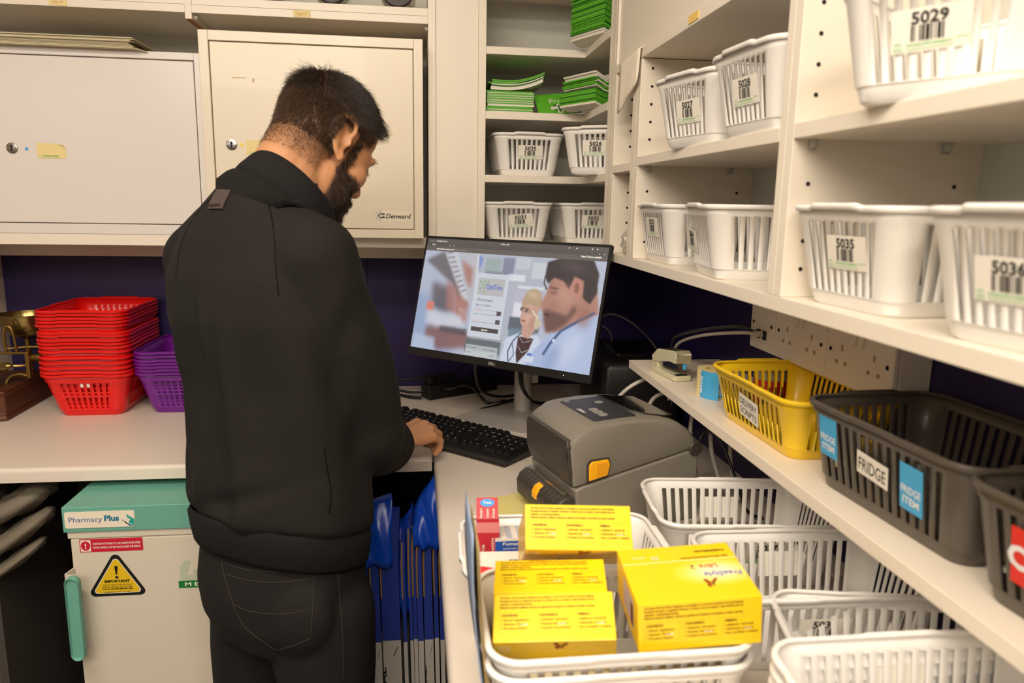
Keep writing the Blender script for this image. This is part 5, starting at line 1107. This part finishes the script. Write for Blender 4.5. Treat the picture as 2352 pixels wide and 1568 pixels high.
SWT = mat('black_sweatshirt_jersey', (30, 27, 25), .88, bump=.35, bscale=420, var=.10, spec=.25)
RIBM = mat('black_rib_knit', (30, 28, 27), .9, bump=.8, bscale=260, stretch=(6, 6, .3), spec=.2)
JEAN = mat('black_denim', (30, 27, 26), .8, bump=.6, bscale=700, var=.25, spec=.25)
STI = mat('dark_seam_thread', (14, 13, 13), .95, spec=.05); STJ = mat('faded_denim_stitch', (54, 49, 44), .9)
TAG_ = mat('dark_brown_leather_tab', (74, 62, 58), .5)
class Blob:
    """union of simple closed solids, fused by a voxel remesh into one surface"""
    def __init__(s): s.bm = bmesh.new(); s.hd = False
    def ell(s, c, ax, rad, seg=24):
        M_ = Matrix((ax[0], ax[1], ax[2])).transposed().to_4x4() @ Matrix.Diagonal((*rad, 1)); M_.translation = V(c)
        rad = tuple(q*(HK if s.hd else 1) for q in rad); M_ = Matrix((ax[0], ax[1], ax[2])).transposed().to_4x4() @ Matrix.Diagonal((*rad, 1)); M_.translation = V(c)
        r_ = bmesh.ops.create_uvsphere(s.bm, u_segments=seg, v_segments=seg//2, radius=1)
        bmesh.ops.transform(s.bm, matrix=M_, verts=r_['verts'])
    def cap(s, p, q, r0, r1, n=20, fl=1.0, side=None):
        p, q = V(p), V(q); t = (q-p).normalized(); nx = V(side) if side else t.orthogonal(); nx = (nx-t*nx.dot(t)).normalized(); ny = t.cross(nx); rings = []
        L = (q-p).length
        for k in range(7):
            a = R(90-15*k); rings.append((p-t*r0*math.sin(a), r0*math.cos(a)))
        for k in range(7):
            a = R(15*k); rings.append((q+t*r1*math.sin(a), r1*math.cos(a)))
        s.rings([[c+nx*r*math.cos(2*math.pi*j/n)+ny*r*fl*math.sin(2*math.pi*j/n) for j in range(n)] for c, r in rings if r > 1e-5])
    def rings(s, rr):
        vs = [[s.bm.verts.new(p) for p in r] for r in rr]; n = len(rr[0])
        for a, b2 in zip(vs[:-1], vs[1:]):
            for i in range(n): s.bm.faces.new((a[i], a[(i+1) % n], b2[(i+1) % n], b2[i]))
        s.bm.faces.new(vs[0][::-1]); s.bm.faces.new(vs[-1])
    def chain(s, pts, fl=1.0, side=None):
        for (p, r0), (q, r1) in zip(pts[:-1], pts[1:]): s.cap(p, q, r0, r1, fl=fl, side=side)
    def fuse(s, name, voxel, smooth, m, extra=0):
        bmesh.ops.recalc_face_normals(s.bm, faces=s.bm.faces)
        me = bpy.data.meshes.new(name); s.bm.to_mesh(me); s.bm.free(); o = bpy.data.objects.new(name, me); COL.objects.link(o)
        md = o.modifiers.new('r', 'REMESH'); md.mode = 'VOXEL'; md.voxel_size = voxel
        sm_ = o.modifiers.new('s', 'SMOOTH'); sm_.factor = .5; sm_.iterations = smooth
        dg = bpy.context.evaluated_depsgraph_get(); me2 = bpy.data.meshes.new_from_object(o.evaluated_get(dg))
        o.modifiers.clear(); o.data = me2; me2.name = name; bpy.data.meshes.remove(me)
        me2.materials.clear(); me2.materials.append(m); me2.polygons.foreach_set('use_smooth', [True]*len(me2.polygons)); return o
def coords(o):
    n = len(o.data.vertices); a = np.empty(n*3, np.float32); o.data.vertices.foreach_get('co', a); nn = np.empty(n*3, np.float32); o.data.vertices.foreach_get('normal', nn)
    return a.reshape(-1, 3).astype(float), nn.reshape(-1, 3).astype(float)
def setco(o, a): o.data.vertices.foreach_set('co', a.astype(np.float32).ravel()); o.data.update()
# body directions
TH = R(35); bf = V((math.sin(TH), math.cos(TH), 0)); br = V((math.cos(TH), -math.sin(TH), 0)); bz = V((0, 0, 1))
def bring(c, z, a, b2, n=36, e=2.3, tilt=0, th=0):
    f_ = Matrix.Rotation(-R(th), 3, 'Z') @ bf; r_ = Matrix.Rotation(-R(th), 3, 'Z') @ br
    out = []
    for k in range(n):
        t_ = 2*math.pi*k/n; cs, sn = math.cos(t_), math.sin(t_)
        x = a*math.copysign(abs(cs)**(2/e), cs); y = b2*math.copysign(abs(sn)**(2/e), sn)
        out.append(V((c[0], c[1], z))+r_*x+f_*y+bz*(tilt*y))
    return out
SR, SL = V((-.140, 1.125, 1.356)), V((-.366, 1.290, 1.345)); ER, EL = V((-.100, 1.195, 1.068)), V((-.335, 1.46, 1.08))
WR, WL = V((-.044, 1.416, .964)), V((-.215, 1.64, .962))
NB = V((-.222, 1.215, 1.448)); O = V((-.160, 1.288, 1.524))
HA, HP = R(46), R(33)
hf = V((math.sin(HA)*math.cos(HP), math.cos(HA)*math.cos(HP), -math.sin(HP))); hu = V((math.sin(HA)*math.sin(HP), math.cos(HA)*math.sin(HP), math.cos(HP))); hs = V((math.cos(HA), -math.sin(HA), 0))
HK = .93
def H(f, s_, u): return O+(hf*f+hs*s_+hu*u)*HK
B = Blob()
# torso and legs of the body under the clothes
B.rings([bring((-.236, 1.205), z, a, b2) for z, a, b2 in ((.74, .085, .06), (.80, .10, .07), (.90, .115, .08), (1.02, .12, .08), (1.16, .125, .082), (1.30, .135, .082), (1.38, .11, .065), (1.42, .07, .05))])
SLi, SRi = SL.lerp(SR, .10)-bz*.015, SR.lerp(SL, .10)-bz*.015
B.chain([(SLi, .036), (EL, .034), (WL, .024)]); B.chain([(SRi, .036), (ER, .034), (WR, .024)]); B.cap(SLi, SRi, .035, .035)
HR, HL = V((-.158, 1.15, .80)), V((-.282, 1.235, .80)); KR_, KL_ = V((-.152, 1.155, .45)), V((-.298, 1.255, .45)); AR, AL = V((-.165, 1.11, .09)), V((-.325, 1.21, .09))
for h, k, a in ((HR, KR_, AR), (HL, KL_, AL)): B.chain([(h-bz*.02, .056), (k, .044), (a, .034)]); B.cap(a, a+bf*.14-bz*.05, .034, .026)
# neck and head
B.cap(NB+V((.0, -.002, -.03)), H(-.030, 0, -.025), .055, .052); B.cap(NB+V((.01, .005, -.02)), H(.010, 0, -.055), .048, .046); B.cap(NB+V((-.01, -.01, .0)), H(-.040, 0, .0), .046, .046)
ax = (hf, hs, hu); B.hd = True
B.ell(H(-.004, 0, .052), ax, (.091, .077, .086), 40); B.ell(H(-.030, 0, .028), ax, (.060, .068, .072), 32); B.ell(H(.036, 0, .012), ax, (.060, .066, .078), 32); B.ell(H(.038, 0, .058), ax, (.052, .064, .055), 32)
B.ell(H(.034, 0, -.055), ax, (.056, .056, .048), 32); B.ell(H(.074, 0, -.086), ax, (.022, .026, .022), 20); B.ell(H(.055, 0, -.078), ax, (.034, .040, .026), 20)
for s_ in (-1, 1):
    B.ell(H(.057, .044*s_, -.016), ax, (.027, .025, .026), 16); B.ell(H(.079, .028*s_, .030), ax, (.013, .026, .009), 16); B.ell(H(.020, .052*s_, -.055), ax, (.036, .014, .036), 16)
    B.ell(H(.079, .031*s_, .010), ax, (.013, .014, .011), 16)
B.cap(H(.088, 0, .018), H(.108, 0, -.020), .0085, .0105); B.ell(H(.100, 0, -.026), ax, (.013, .017, .008), 14)
B.ell(H(.091, 0, -.050), ax, (.012, .024, .0065), 14); B.ell(H(.089, 0, -.062), ax, (.012, .021, .007), 14)
for s_ in (-1, 1):   # ears
    e0 = V(H(-.010, .0775*s_, .006)); eo = (hs*s_*.86-hf*.50).normalized(); eu = (hu*.98-hf*.16).normalized(); ef = eu.cross(eo).normalized(); ef = ef if ef.dot(hf) > 0 else -ef
    def E_(f, u, o_=0): return e0+ef*f+eu*u+eo*o_
    B.ell(E_(-.004, .0, -.001), (ef, eu, eo), (.014, .027, .0045), 16)
    pth = [(.008, .006, .002), (.0125, .018, .006), (.009, .030, .010), (-.002, .036, .013), (-.013, .031, .015), (-.0185, .018, .0165), (-.018, .003, .015), (-.013, -.012, .011), (-.006, -.024, .006)]
    B.chain([(E_(*p), .0044 if i < 6 else .0048) for i, p in enumerate(pth)]); B.ell(E_(.001, -.027, .004), (ef, eu, eo), (.008, .011, .0045), 14)
    B.chain([(E_(-.006, .018, .008), .003), (E_(-.011, .004, .009), .0032), (E_(-.006, -.010, .007), .003)]); B.ell(E_(.010, -.002, .004), (ef, eu, eo), (.004, .007, .004), 12)
B.hd = False
# hands
def hand(W, az, sgn, lift, roll, curl=0):
    h = V((math.sin(R(az)), math.cos(R(az)), lift)).normalized(); p = V((math.cos(R(az)), -math.sin(R(az)), roll)).normalized()*sgn; n_ = h.cross(p); n_ = n_ if n_.z > 0 else -n_
    B.chain([(W-h*.04, .024), (W+h*.012, .0235)], fl=.78, side=tuple(p))
    kn = []
    for lat, ln, r in ((-.028, .080, .0128), (-.009, .082, .0132), (.011, .078, .0128), (.029, .070, .0120)):
        k = W+h*ln+p*lat+n_*(.004 if abs(lat) < .02 else 0); kn.append(k); B.cap(W+h*.01+p*lat*.45, k, .0150, r)
    B.ell(W+h*.048+n_*-.004, (h, p, n_), (.040, .036, .015), 18)
    for k, (l1, l2, l3), (a1, a2, a3), r, sp in zip(kn, ((.034, .022, .016), (.036, .024, .016), (.034, .022, .016), (.028, .018, .014)), ((22, 78, 112), (26, 82, 118), (28, 86, 122), (30, 88, 124)), (.0098, .0100, .0096, .0086), (-.12, -.04, .05, .14)):
        c = k; pts = [(c, r*1.12)]
        for l, a in ((l1, a1+curl), (l2, a2+curl), (l3, a3+curl*.5)):
            c = c+((h+p*sp).normalized()*math.cos(R(a))-n_*math.sin(R(a)))*l; pts.append((c, r*(.95 if l != l3 else .82)))
        B.chain(pts)
    t0 = W+h*.022-p*.024-n_*.006; t1 = t0+h*.034-p*.022-n_*.010; t2 = t1+h*.028-p*.006-n_*.010; t3 = t2+h*.020+p*.003-n_*.006
    B.chain([(t0, .0135), (t1, .0115), (t2, .0095), (t3, .008)]); B.cap(W+h*.01, t1, .015, .011)
hand(WR+V((.004, .018, .006)), 46, 1, .05, -.26, 2); hand(WL+V((.03, .01, -.002)), 70, -1, -.05, .1)
man = thing('person', 'man in black sweatshirt and black jeans standing at the counter, typing', 'person', (-.235, 1.205, 0))
body = B.fuse('body', .0030, 5, SKIN); OFF = V((-.235, 1.205, 0))
co_, no_ = coords(body)
on_ = np.array(O); A3 = np.array([hf, hs, hu]); loc = (co_-on_) @ A3.T/HK   # head frame coordinates f,s,u
f_, s_, u_ = loc.T; near = (np.linalg.norm(loc, axis=1) < .19)
def sstep(a, b2, x): t_ = np.clip((x-a)/(b2-a), 0, 1); return t_*t_*(3-2*t_)
def hair_w(f, s, u):
    """0..1 coverage of scalp hair in head coordinates"""
    line = np.where(f > .055, .062+(f-.055)*.5, np.where(f > .012, .012+(f-.012)*.55, -.072+(f+.012)*-.10))
    line = np.where((f <= .012) & (f > -.02), -.005-(.012-f)*1.5, line)
    return sstep(-.004, .022, u-line) if False else sstep(-.014, .050, u-line)
hm = hair_w(f_, s_, u_)*near
ear_ = (np.abs(s_) > .070) & (f_ > -.034) & (f_ < .016) & (u_ > -.035) & (u_ < .042); hm = np.where(ear_, 0, hm)
def beard_w(f, s, u):
    jl = sstep(-.004, .012, f-.004-np.clip((u+.02), -.1, 0)*-.12)*sstep(.0, .018, -.018-u+np.clip(f-.05, 0, 1)*-.35)
    side = sstep(.0, .006, f-.014)*sstep(.0, .005, .036-f)*(u < .03)*(u > -.04)*(np.abs(s) > .05)
    und = sstep(-.135, -.115, u)
    return np.clip(jl*und+side*.7, 0, 1)
bw = beard_w(f_, s_, u_)*near*(~ear_)
brow = ((f_ > .082) & (np.abs(u_-.033) < .006) & (np.abs(s_) > .012) & (np.abs(s_) < .05))*near*.9
mask = np.clip(np.maximum(np.maximum(hm*(.55+.40*sstep(-.02, .06, u_)), bw*.75), brow), 0, 1)
at = body.data.attributes.new('hair_mask', 'FLOAT', 'POINT'); at.data.foreach_set('value', mask.astype(np.float32))
body.parent = man; body.matrix_basis = T(*(-OFF))
# hair and beard strands
rng = np.random.default_rng(3)
def strands(name, sel, count, fn, m, rad, parent, seg=4):
    idx = rng.choice(np.where(sel)[0], count); vs = []; fs = []
    for i in idx:
        p = V(co_[i])+V(rng.normal(0, .0012, 3)); n_ = V(no_[i]); f, s, u = loc[i]; path = fn(p, n_, f, s, u)
        if path is None: continue
        t_ = (path[1]-path[0]).normalized(); a = t_.orthogonal().normalized(); b2 = t_.cross(a); base = len(vs); k = len(path)
        for j, q in enumerate(path):
            r = rad*(1-.75*j/(k-1))
            for c in range(3): an = 2.094*c; vs.append(tuple(q+a*r*math.cos(an)+b2*r*math.sin(an)-OFF))
        for j in range(k-1):
            for c in range(3): d = (c+1) % 3; fs.append((base+3*j+c, base+3*j+d, base+3*j+3+d, base+3*j+3+c))
    o = MB().add(vs, fs, m).build(name, parent, smooth='all'); return o
def toph(p, n_, f, s, u):
    top = min(1, max(0, (u-.052)/.055)); L = .006+.012*top+(.012 if f > .05 else 0)*top+(.008 if f < -.075 else 0)*top; L *= rng.uniform(.6, 1.35)
    crown = V(H(-.050, .0, .13)); away = (p-crown); away = (away-n_*away.dot(n_)).normalized() if away.length > 1e-4 else hf
    d = (n_*(.38 if f < .045 else .75)+away*.55+hf*.6*top*(1 if f > -.07 else -.6)-hu*.25*(1-top)+V(rng.normal(0, .24, 3))).normalized(); out = [p-n_*.001]; c = p
    for k in range(4):
        c = c+d*L/4; out.append(c); d = (d+away*.16+hf*.10*top+hu*(.10 if f > .06 else -.08)+V(rng.normal(0, .10, 3))).normalized()
    return out
selT = near & (hair_w(f_, s_, u_) > .55) & ~ear_ & (u_ > .052)
strands('hair', selT, 21000, toph, HAIRM, .00032, man)
def fade(p, n_, f, s, u):
    k = min(1, max(0, (u+.05)/.11)); L = (.003+.009*k)*rng.uniform(.6, 1.2); d = (n_*.42-hu*.8+hf*.1+V(rng.normal(0, .2, 3))).normalized()
    return [p-n_*.0005, p+d*L*.5, p+(d-hu*.1).normalized()*L]
selF = near & (hair_w(f_, s_, u_) > .30) & ~ear_ & (u_ <= .060)
strands('hair_fade', selF, 16000, fade, HAIRB, .00020, man); strands('hair_fade', near & (hair_w(f_, s_, u_) > .55) & ~ear_ & (u_ <= .060) & (u_ > -.012), 15000, fade, HAIRM, .00026, man)
def brd(p, n_, f, s, u):
    L = (.007+.010*min(1, max(0, (-.05-u)/.05)))*rng.uniform(.6, 1.25); d = (n_*.5-hu*.75+hf*.25+V(rng.normal(0, .22, 3))).normalized()
    return [p-n_*.0005, p+d*L*.4, p+(d-hu*.15).normalized()*L*.75, p+(d-hu*.35).normalized()*L]
strands('beard', near & (bw > .45), 15000, brd, HAIRM, .00028, man); strands('beard', near & (bw > .25), 5000, brd, HAIRB, .00024, man)
def lash(p, n_, f, s, u): d = (hf*.9+hu*.1+hs*(.3 if s > 0 else -.3)+V(rng.normal(0, .1, 3))).normalized(); return [p, p+d*.002, p+(d+hu*.2)*.0045]
[strands('eyebrow', near & (s_*q_ > 0) & (f_ > .080) & (np.abs(u_-.034) < .005) & (np.abs(s_) > .012) & (np.abs(s_) < .050), 150, lash, HAIRM, .00026, man) for q_ in (-1, 1)]
strands('eyelashes', near & (f_ > .080) & (np.abs(u_-.006) < .0022) & (np.abs(s_) > .018) & (np.abs(s_) < .042), 140, lash, HAIRM, .00024, man)
# sweatshirt
G = Blob()
G.rings([bring(c, z, a, b2, 48, 2.3, tilt={2.31: -.30, 2.32: -.27, 2.33: -.18}.get(e, 0)) for c, z, a, b2, e in (((-.228, 1.195), .893, .150, .116, 2.31), ((-.228, 1.195), .912, .155, .120, 2.32), ((-.228, 1.195), .940, .160, .122, 2.33), ((-.225, 1.195), .985, .154, .121, 2.3), ((-.225, 1.198), 1.06, .148, .112, 2.3), ((-.229, 1.203), 1.16, .149, .110, 2.3), ((-.243, 1.21), 1.26, .166, .118, 2.3), ((-.248, 1.213), 1.325, .158, .112, 2.2), ((-.246, 1.212), 1.385, .126, .096, 2.1), ((-.240, 1.212), 1.430, .090, .080, 2.0), ((-.236, 1.216), 1.462, .062, .064, 2.0))])
G.chain([(NB+V((-.012, 0, -.050)), .064), (SR+V((-.012, .01, -.002)), .066), (SR.lerp(ER, .45)+V((.002, 0, 0)), .071), (ER+V((.008, .004, .0)), .064)]); G.chain([(ER+V((.008, .004, 0)), .066), (ER.lerp(WR, .5)+V((.006, 0, -.012)), .056), (WR.lerp(ER, .12), .040), (WR+(WR-ER).normalized()*.004, .036)])
G.chain([(NB+V((-.020, 0, -.050)), .064), (SL.lerp(NB, .45)+V((0, 0, -.012)), .062), (SL+V((.012, -.004, -.002)), .060), (SL.lerp(EL, .5), .066), (EL, .058), (EL.lerp(WL, .55), .050), (WL, .035)])
swt = G.fuse('sweatshirt', .0050, 14, SWT)
a, nn = coords(swt)
lo = (a-np.array([-.236, 1.20, 0])); rr_ = lo @ np.array(br); ff_ = lo @ np.array(bf); zz_ = a[:, 2]
ang = np.arctan2(rr_, -ff_)
def ridge(x, w): return np.exp(-(x/w)**2)
tors = sstep(.30, .26, np.abs(rr_)) if False else 1.0
d = .0050*np.sin(ang*7+zz_*5)*ridge(zz_-1.12, .22)*sstep(1.4, 1.25, zz_)
d += .0095*ridge(rr_+.030+.02*np.sin(zz_*9), .012)*sstep(1.36, 1.22, zz_)*sstep(.93, 1.02, zz_)*(ff_ < 0)
d += .0085*ridge(rr_+.085-.03*(zz_-1.1), .011)*sstep(1.30, 1.18, zz_)*sstep(.93, 1.05, zz_)*(ff_ < 0)
d += .0070*ridge(rr_-.045+.10*(zz_-1.0), .013)*sstep(1.30, 1.15, zz_)*sstep(.92, .99, zz_)*(ff_ < 0)
d += -.0100*ridge((zz_-.975)-.35*(rr_+.02), .016)*ridge(rr_+.01, .10)*(ff_ < .02)
d += .0050*ridge((zz_-.955)+.25*(rr_-.03), .014)*ridge(rr_-.02, .10)*(ff_ < .02)
# sleeve folds round the arm
for P0, P1, amp, fr_ in ((SR, ER, .0045, 48), (ER, WR, .0065, 85), (EL, WL, .004, 90)):
    p0, p1 = np.array(P0), np.array(P1); L2 = ((p1-p0)**2).sum(); t_ = ((a-p0) @ (p1-p0))/L2; dist = np.linalg.norm(a-(p0+t_[:, None]*(p1-p0)), axis=1)
    w_ = ridge(dist-.055, .03)*sstep(.05, .35, t_)*sstep(1.1, .9, t_); d += amp*np.sin(t_*math.sqrt(L2)*fr_+np.sin(a[:, 0]*60)*1.2+a[:, 2]*20)*w_
rn = np.sin(a[:, 0]*37+1.3)*np.sin(a[:, 1]*31+.4)*np.sin(a[:, 2]*23); d += .003*rn
# hem pulled in above the rib
d += -.008*ridge(zz_-.915+.27*ff_, .010)*(np.hypot(rr_, ff_) < .24)
setco(swt, a+nn*d[:, None]); swt.parent = man; swt.matrix_basis = T(*(-OFF))
dgs = bpy.context.evaluated_depsgraph_get()
def bvh_of(o):
    me = o.data; return BVHTree.FromPolygons([tuple(v.co) for v in me.vertices], [tuple(p.vertices) for p in me.polygons])
bs_ = bvh_of(swt)
def onto(bv, x, y, lift=0):
    d = (rt*(x-1176)-up*(y-784)+fw*1693).normalized(); h = bv.ray_cast(EYE, d)
    return (h[0]+h[1]*lift, h[1]) if h[0] else (None, None)
def seam(name, bv, pix, r, m, lift=.0, k=5, parent=man):
    P = spline([V((x, y, 0)) for x, y in pix], k); pts = []
    for p in P:
        q, n_ = onto(bv, p.x, p.y, lift)
        if q and (not pts or (q-pts[-1]).length < .06): pts.append(q)
    mb = MB().tube([tuple(q-OFF) for q in pts], r, m, 5, smooth=False); return mb.build(name, parent, smooth='all')
seam('raglan_seam', bs_, [(597, 424), (612, 455), (624, 500), (631, 555), (633, 610), (640, 680)], .0008, STI)
seam('raglan_seam', bs_, [(520, 424), (470, 470), (432, 520), (412, 580), (404, 640)], .0008, STI)
seam('side_seam', bs_, [(745, 1030), (752, 1080), (760, 1130), (756, 1180)], .0009, STI)
# tab on the back
q4 = [onto(bs_, x, y, .0015)[0] or V((-.3, 1.1, 1.43)) for x, y in ((503, 437), (533, 437), (527, 452), (519, 466), (514, 481), (482, 481), (486, 466), (493, 451))]
m = MB(); vs = [tuple(q-OFF) for q in q4]+[tuple(q-OFF-V((0, 0, 0))-onto(bs_, 505, 470)[1]*-.0018) for q in q4]
m.add(vs, [(8, 9, 10, 15), (10, 11, 14, 15), (11, 12, 13, 14)]+[(i, (i+1) % 8, 8+(i+1) % 8, 8+i) for i in range(8)], TAG_); m.build('back_tab', man)
t0 = onto(bs_, 486, 477, .0045)[0]; t1 = onto(bs_, 512, 474, .0045)[0]; t2 = onto(bs_, 490, 468, .0045)[0]
if t0 and t1 and t2:
    m = MB(); u = t1-t0; v_ = (t2-t0); v_ = v_-u*(v_.dot(u)/u.dot(u)); m.text('sijmo', tuple(t0-OFF), u, v_, .0045, STI, bold=.02, width=u.length*.9); m.build('tab_lettering', man)
# hem and cuffs in rib knit
def band(name, rings, m, n=48): return MB().loft([[p-OFF for p in r] for r in rings], m, cap=False).build(name, man, smooth='all', solid=.003)
band('hem_rib', [bring((-.228, 1.195), z, a_, b2_, 64, 2.3, tilt=-.29) for z, a_, b2_ in ((.922, .151, .116), (.914, .155, .119), (.890, .152, .117), (.868, .148, .113), (.862, .145, .110), (.866, .141, .106))], RIBM)
def cuff(W, E):
    t_ = (W-E).normalized(); nx = t_.orthogonal().normalized(); ny = t_.cross(nx)
    return [[W+t_*d_+(nx*math.cos(2*math.pi*k/24)+ny*math.sin(2*math.pi*k/24))*r for k in range(24)] for d_, r in ((-.052, .038), (-.046, .0405), (-.010, .0375), (.004, .035), (.008, .0325), (.0, .030))]
band('cuff', cuff(WR, ER), RIBM); band('cuff', cuff(WL, EL), RIBM)
# collar: stand and ribbed neckline following the tilted neck
na = V((.098, .070, .115)).normalized(); nc = NB+V((.021, .012, -.006))
def nring(c, nrm_, a_, b2_):
    n1 = V(nrm_).normalized(); cf = (bf+V((.3, .05, 0))).normalized(); cf = (cf-n1*cf.dot(n1)).normalized(); cr_ = cf.cross(n1).normalized()
    return [V(c)+cr_*a_*math.sin(2*math.pi*k/40)+cf*b2_*math.cos(2*math.pi*k/40) for k in range(40)]
def cring(h, a_, b2_): return nring(nc+na*h, na, a_, b2_)
band('collar', [cring(h, a_, b2_) for h, a_, b2_ in ((-.030, .079, .087), (-.014, .0795, .0875), (.008, .0775, .085), (.017, .0755, .082), (.020, .073, .0795), (.016, .070, .0765), (-.03, .067, .074))], mat('black_pique_collar', (26, 24, 24), .85, bump=.7, bscale=800, spec=.25))
c0 = V((-.230, 1.211, 1.432)); n0 = V((.02, .02, .14)); c1 = nc-na*.016
band('neck_rib', [nring(c0.lerp(c1, t_), V(n0).lerp(na, t_), a_, b2_) for t_, a_, b2_ in ((-.1, .086, .083), (.12, .0855, .083), (.30, .082, .081), (.45, .0805, .080), (.6, .077, .077), (.9, .072, .073), (1.0, .066, .067))], RIBM)
# jeans
J = Blob()
J.rings([bring((-.229, 1.197), z, a_, b2_, 40, 2.3) for z, a_, b2_ in ((.72, .115, .090), (.77, .140, .110), (.82, .146, .113), (.87, .142, .108), (.90, .138, .103))])
J.chain([(HR+V((-.004, .006, -.035)), .090), (HR.lerp(KR_, .35), .084), (KR_, .066), (AR+V((0, 0, .02)), .056)]); J.chain([(HL+V((.004, 0, -.035)), .082), (HL.lerp(KL_, .35), .078), (KL_, .066), (AL+V((0, 0, .02)), .056)])
J.ell(V((-.19, 1.105, .800)), (br, bf, bz), (.068, .050, .075), 24); J.ell(V((-.278, 1.165, .800)), (br, bf, bz), (.060, .050, .075), 24)
jn = J.fuse('jeans', .0055, 10, JEAN)
a, nn = coords(jn); d = .0028*np.sin(a[:, 2]*60+np.sin(a[:, 0]*40)*2)*ridge(a[:, 2]-.47, .10)+.0022*np.sin(a[:, 0]*45)*np.sin(a[:, 1]*38)*np.sin(a[:, 2]*33)
setco(jn, a+nn*d[:, None]); jn.parent = man; jn.matrix_basis = T(*(-OFF)); bj = bvh_of(jn)
for nm, pix in (('pocket_stitching', [(508, 1288), (560, 1306), (620, 1312), (690, 1305), (722, 1294)]), ('pocket_stitching', [(516, 1318), (570, 1332), (640, 1337), (716, 1328)]), ('pocket_stitching', [(722, 1294), (719, 1380), (714, 1465)]), ('pocket_stitching', [(714, 1465), (675, 1482), (634, 1493)]), ('pocket_stitching', [(634, 1493), (600, 1470), (560, 1435), (530, 1370), (508, 1288)]), ('pocket_stitching', [(538, 1387), (570, 1402), (640, 1410), (714, 1399)]), ('outer_seam', [(775, 1275), (779, 1350), (786, 1450), (790, 1565)])):
    o = seam(nm, bj, pix, .0006, STJ, .0004)
q, n_ = onto(bj, 780, 1277, .001)
if q:
    m = MB(); m.lathe([(0, .002), (.0030, .0018), (.0036, 0)], STEEL, 14, T(*(q-OFF)) @ n_.to_track_quat('Z', 'Y').to_matrix().to_4x4(), cap=False); m.build('rivet', man, smooth=True)
# shoes
for A_ in (AR, AL):
    S_ = Blob(); c = V((A_.x, A_.y, 0)); S_.cap(c+bz*.045-bf*.03, c+bf*.15+bz*.036, .042, .036, fl=1.0); S_.cap(c+bz*.08, c+bz*.05, .045, .045)
    sh = S_.fuse('shoe', .006, 6, mat('black_leather_shoe', (20, 19, 19), .35)); a, _n = coords(sh); a[:, 2] = np.maximum(a[:, 2], .001); setco(sh, a); sh.parent = man; sh.matrix_basis = T(*(-OFF))
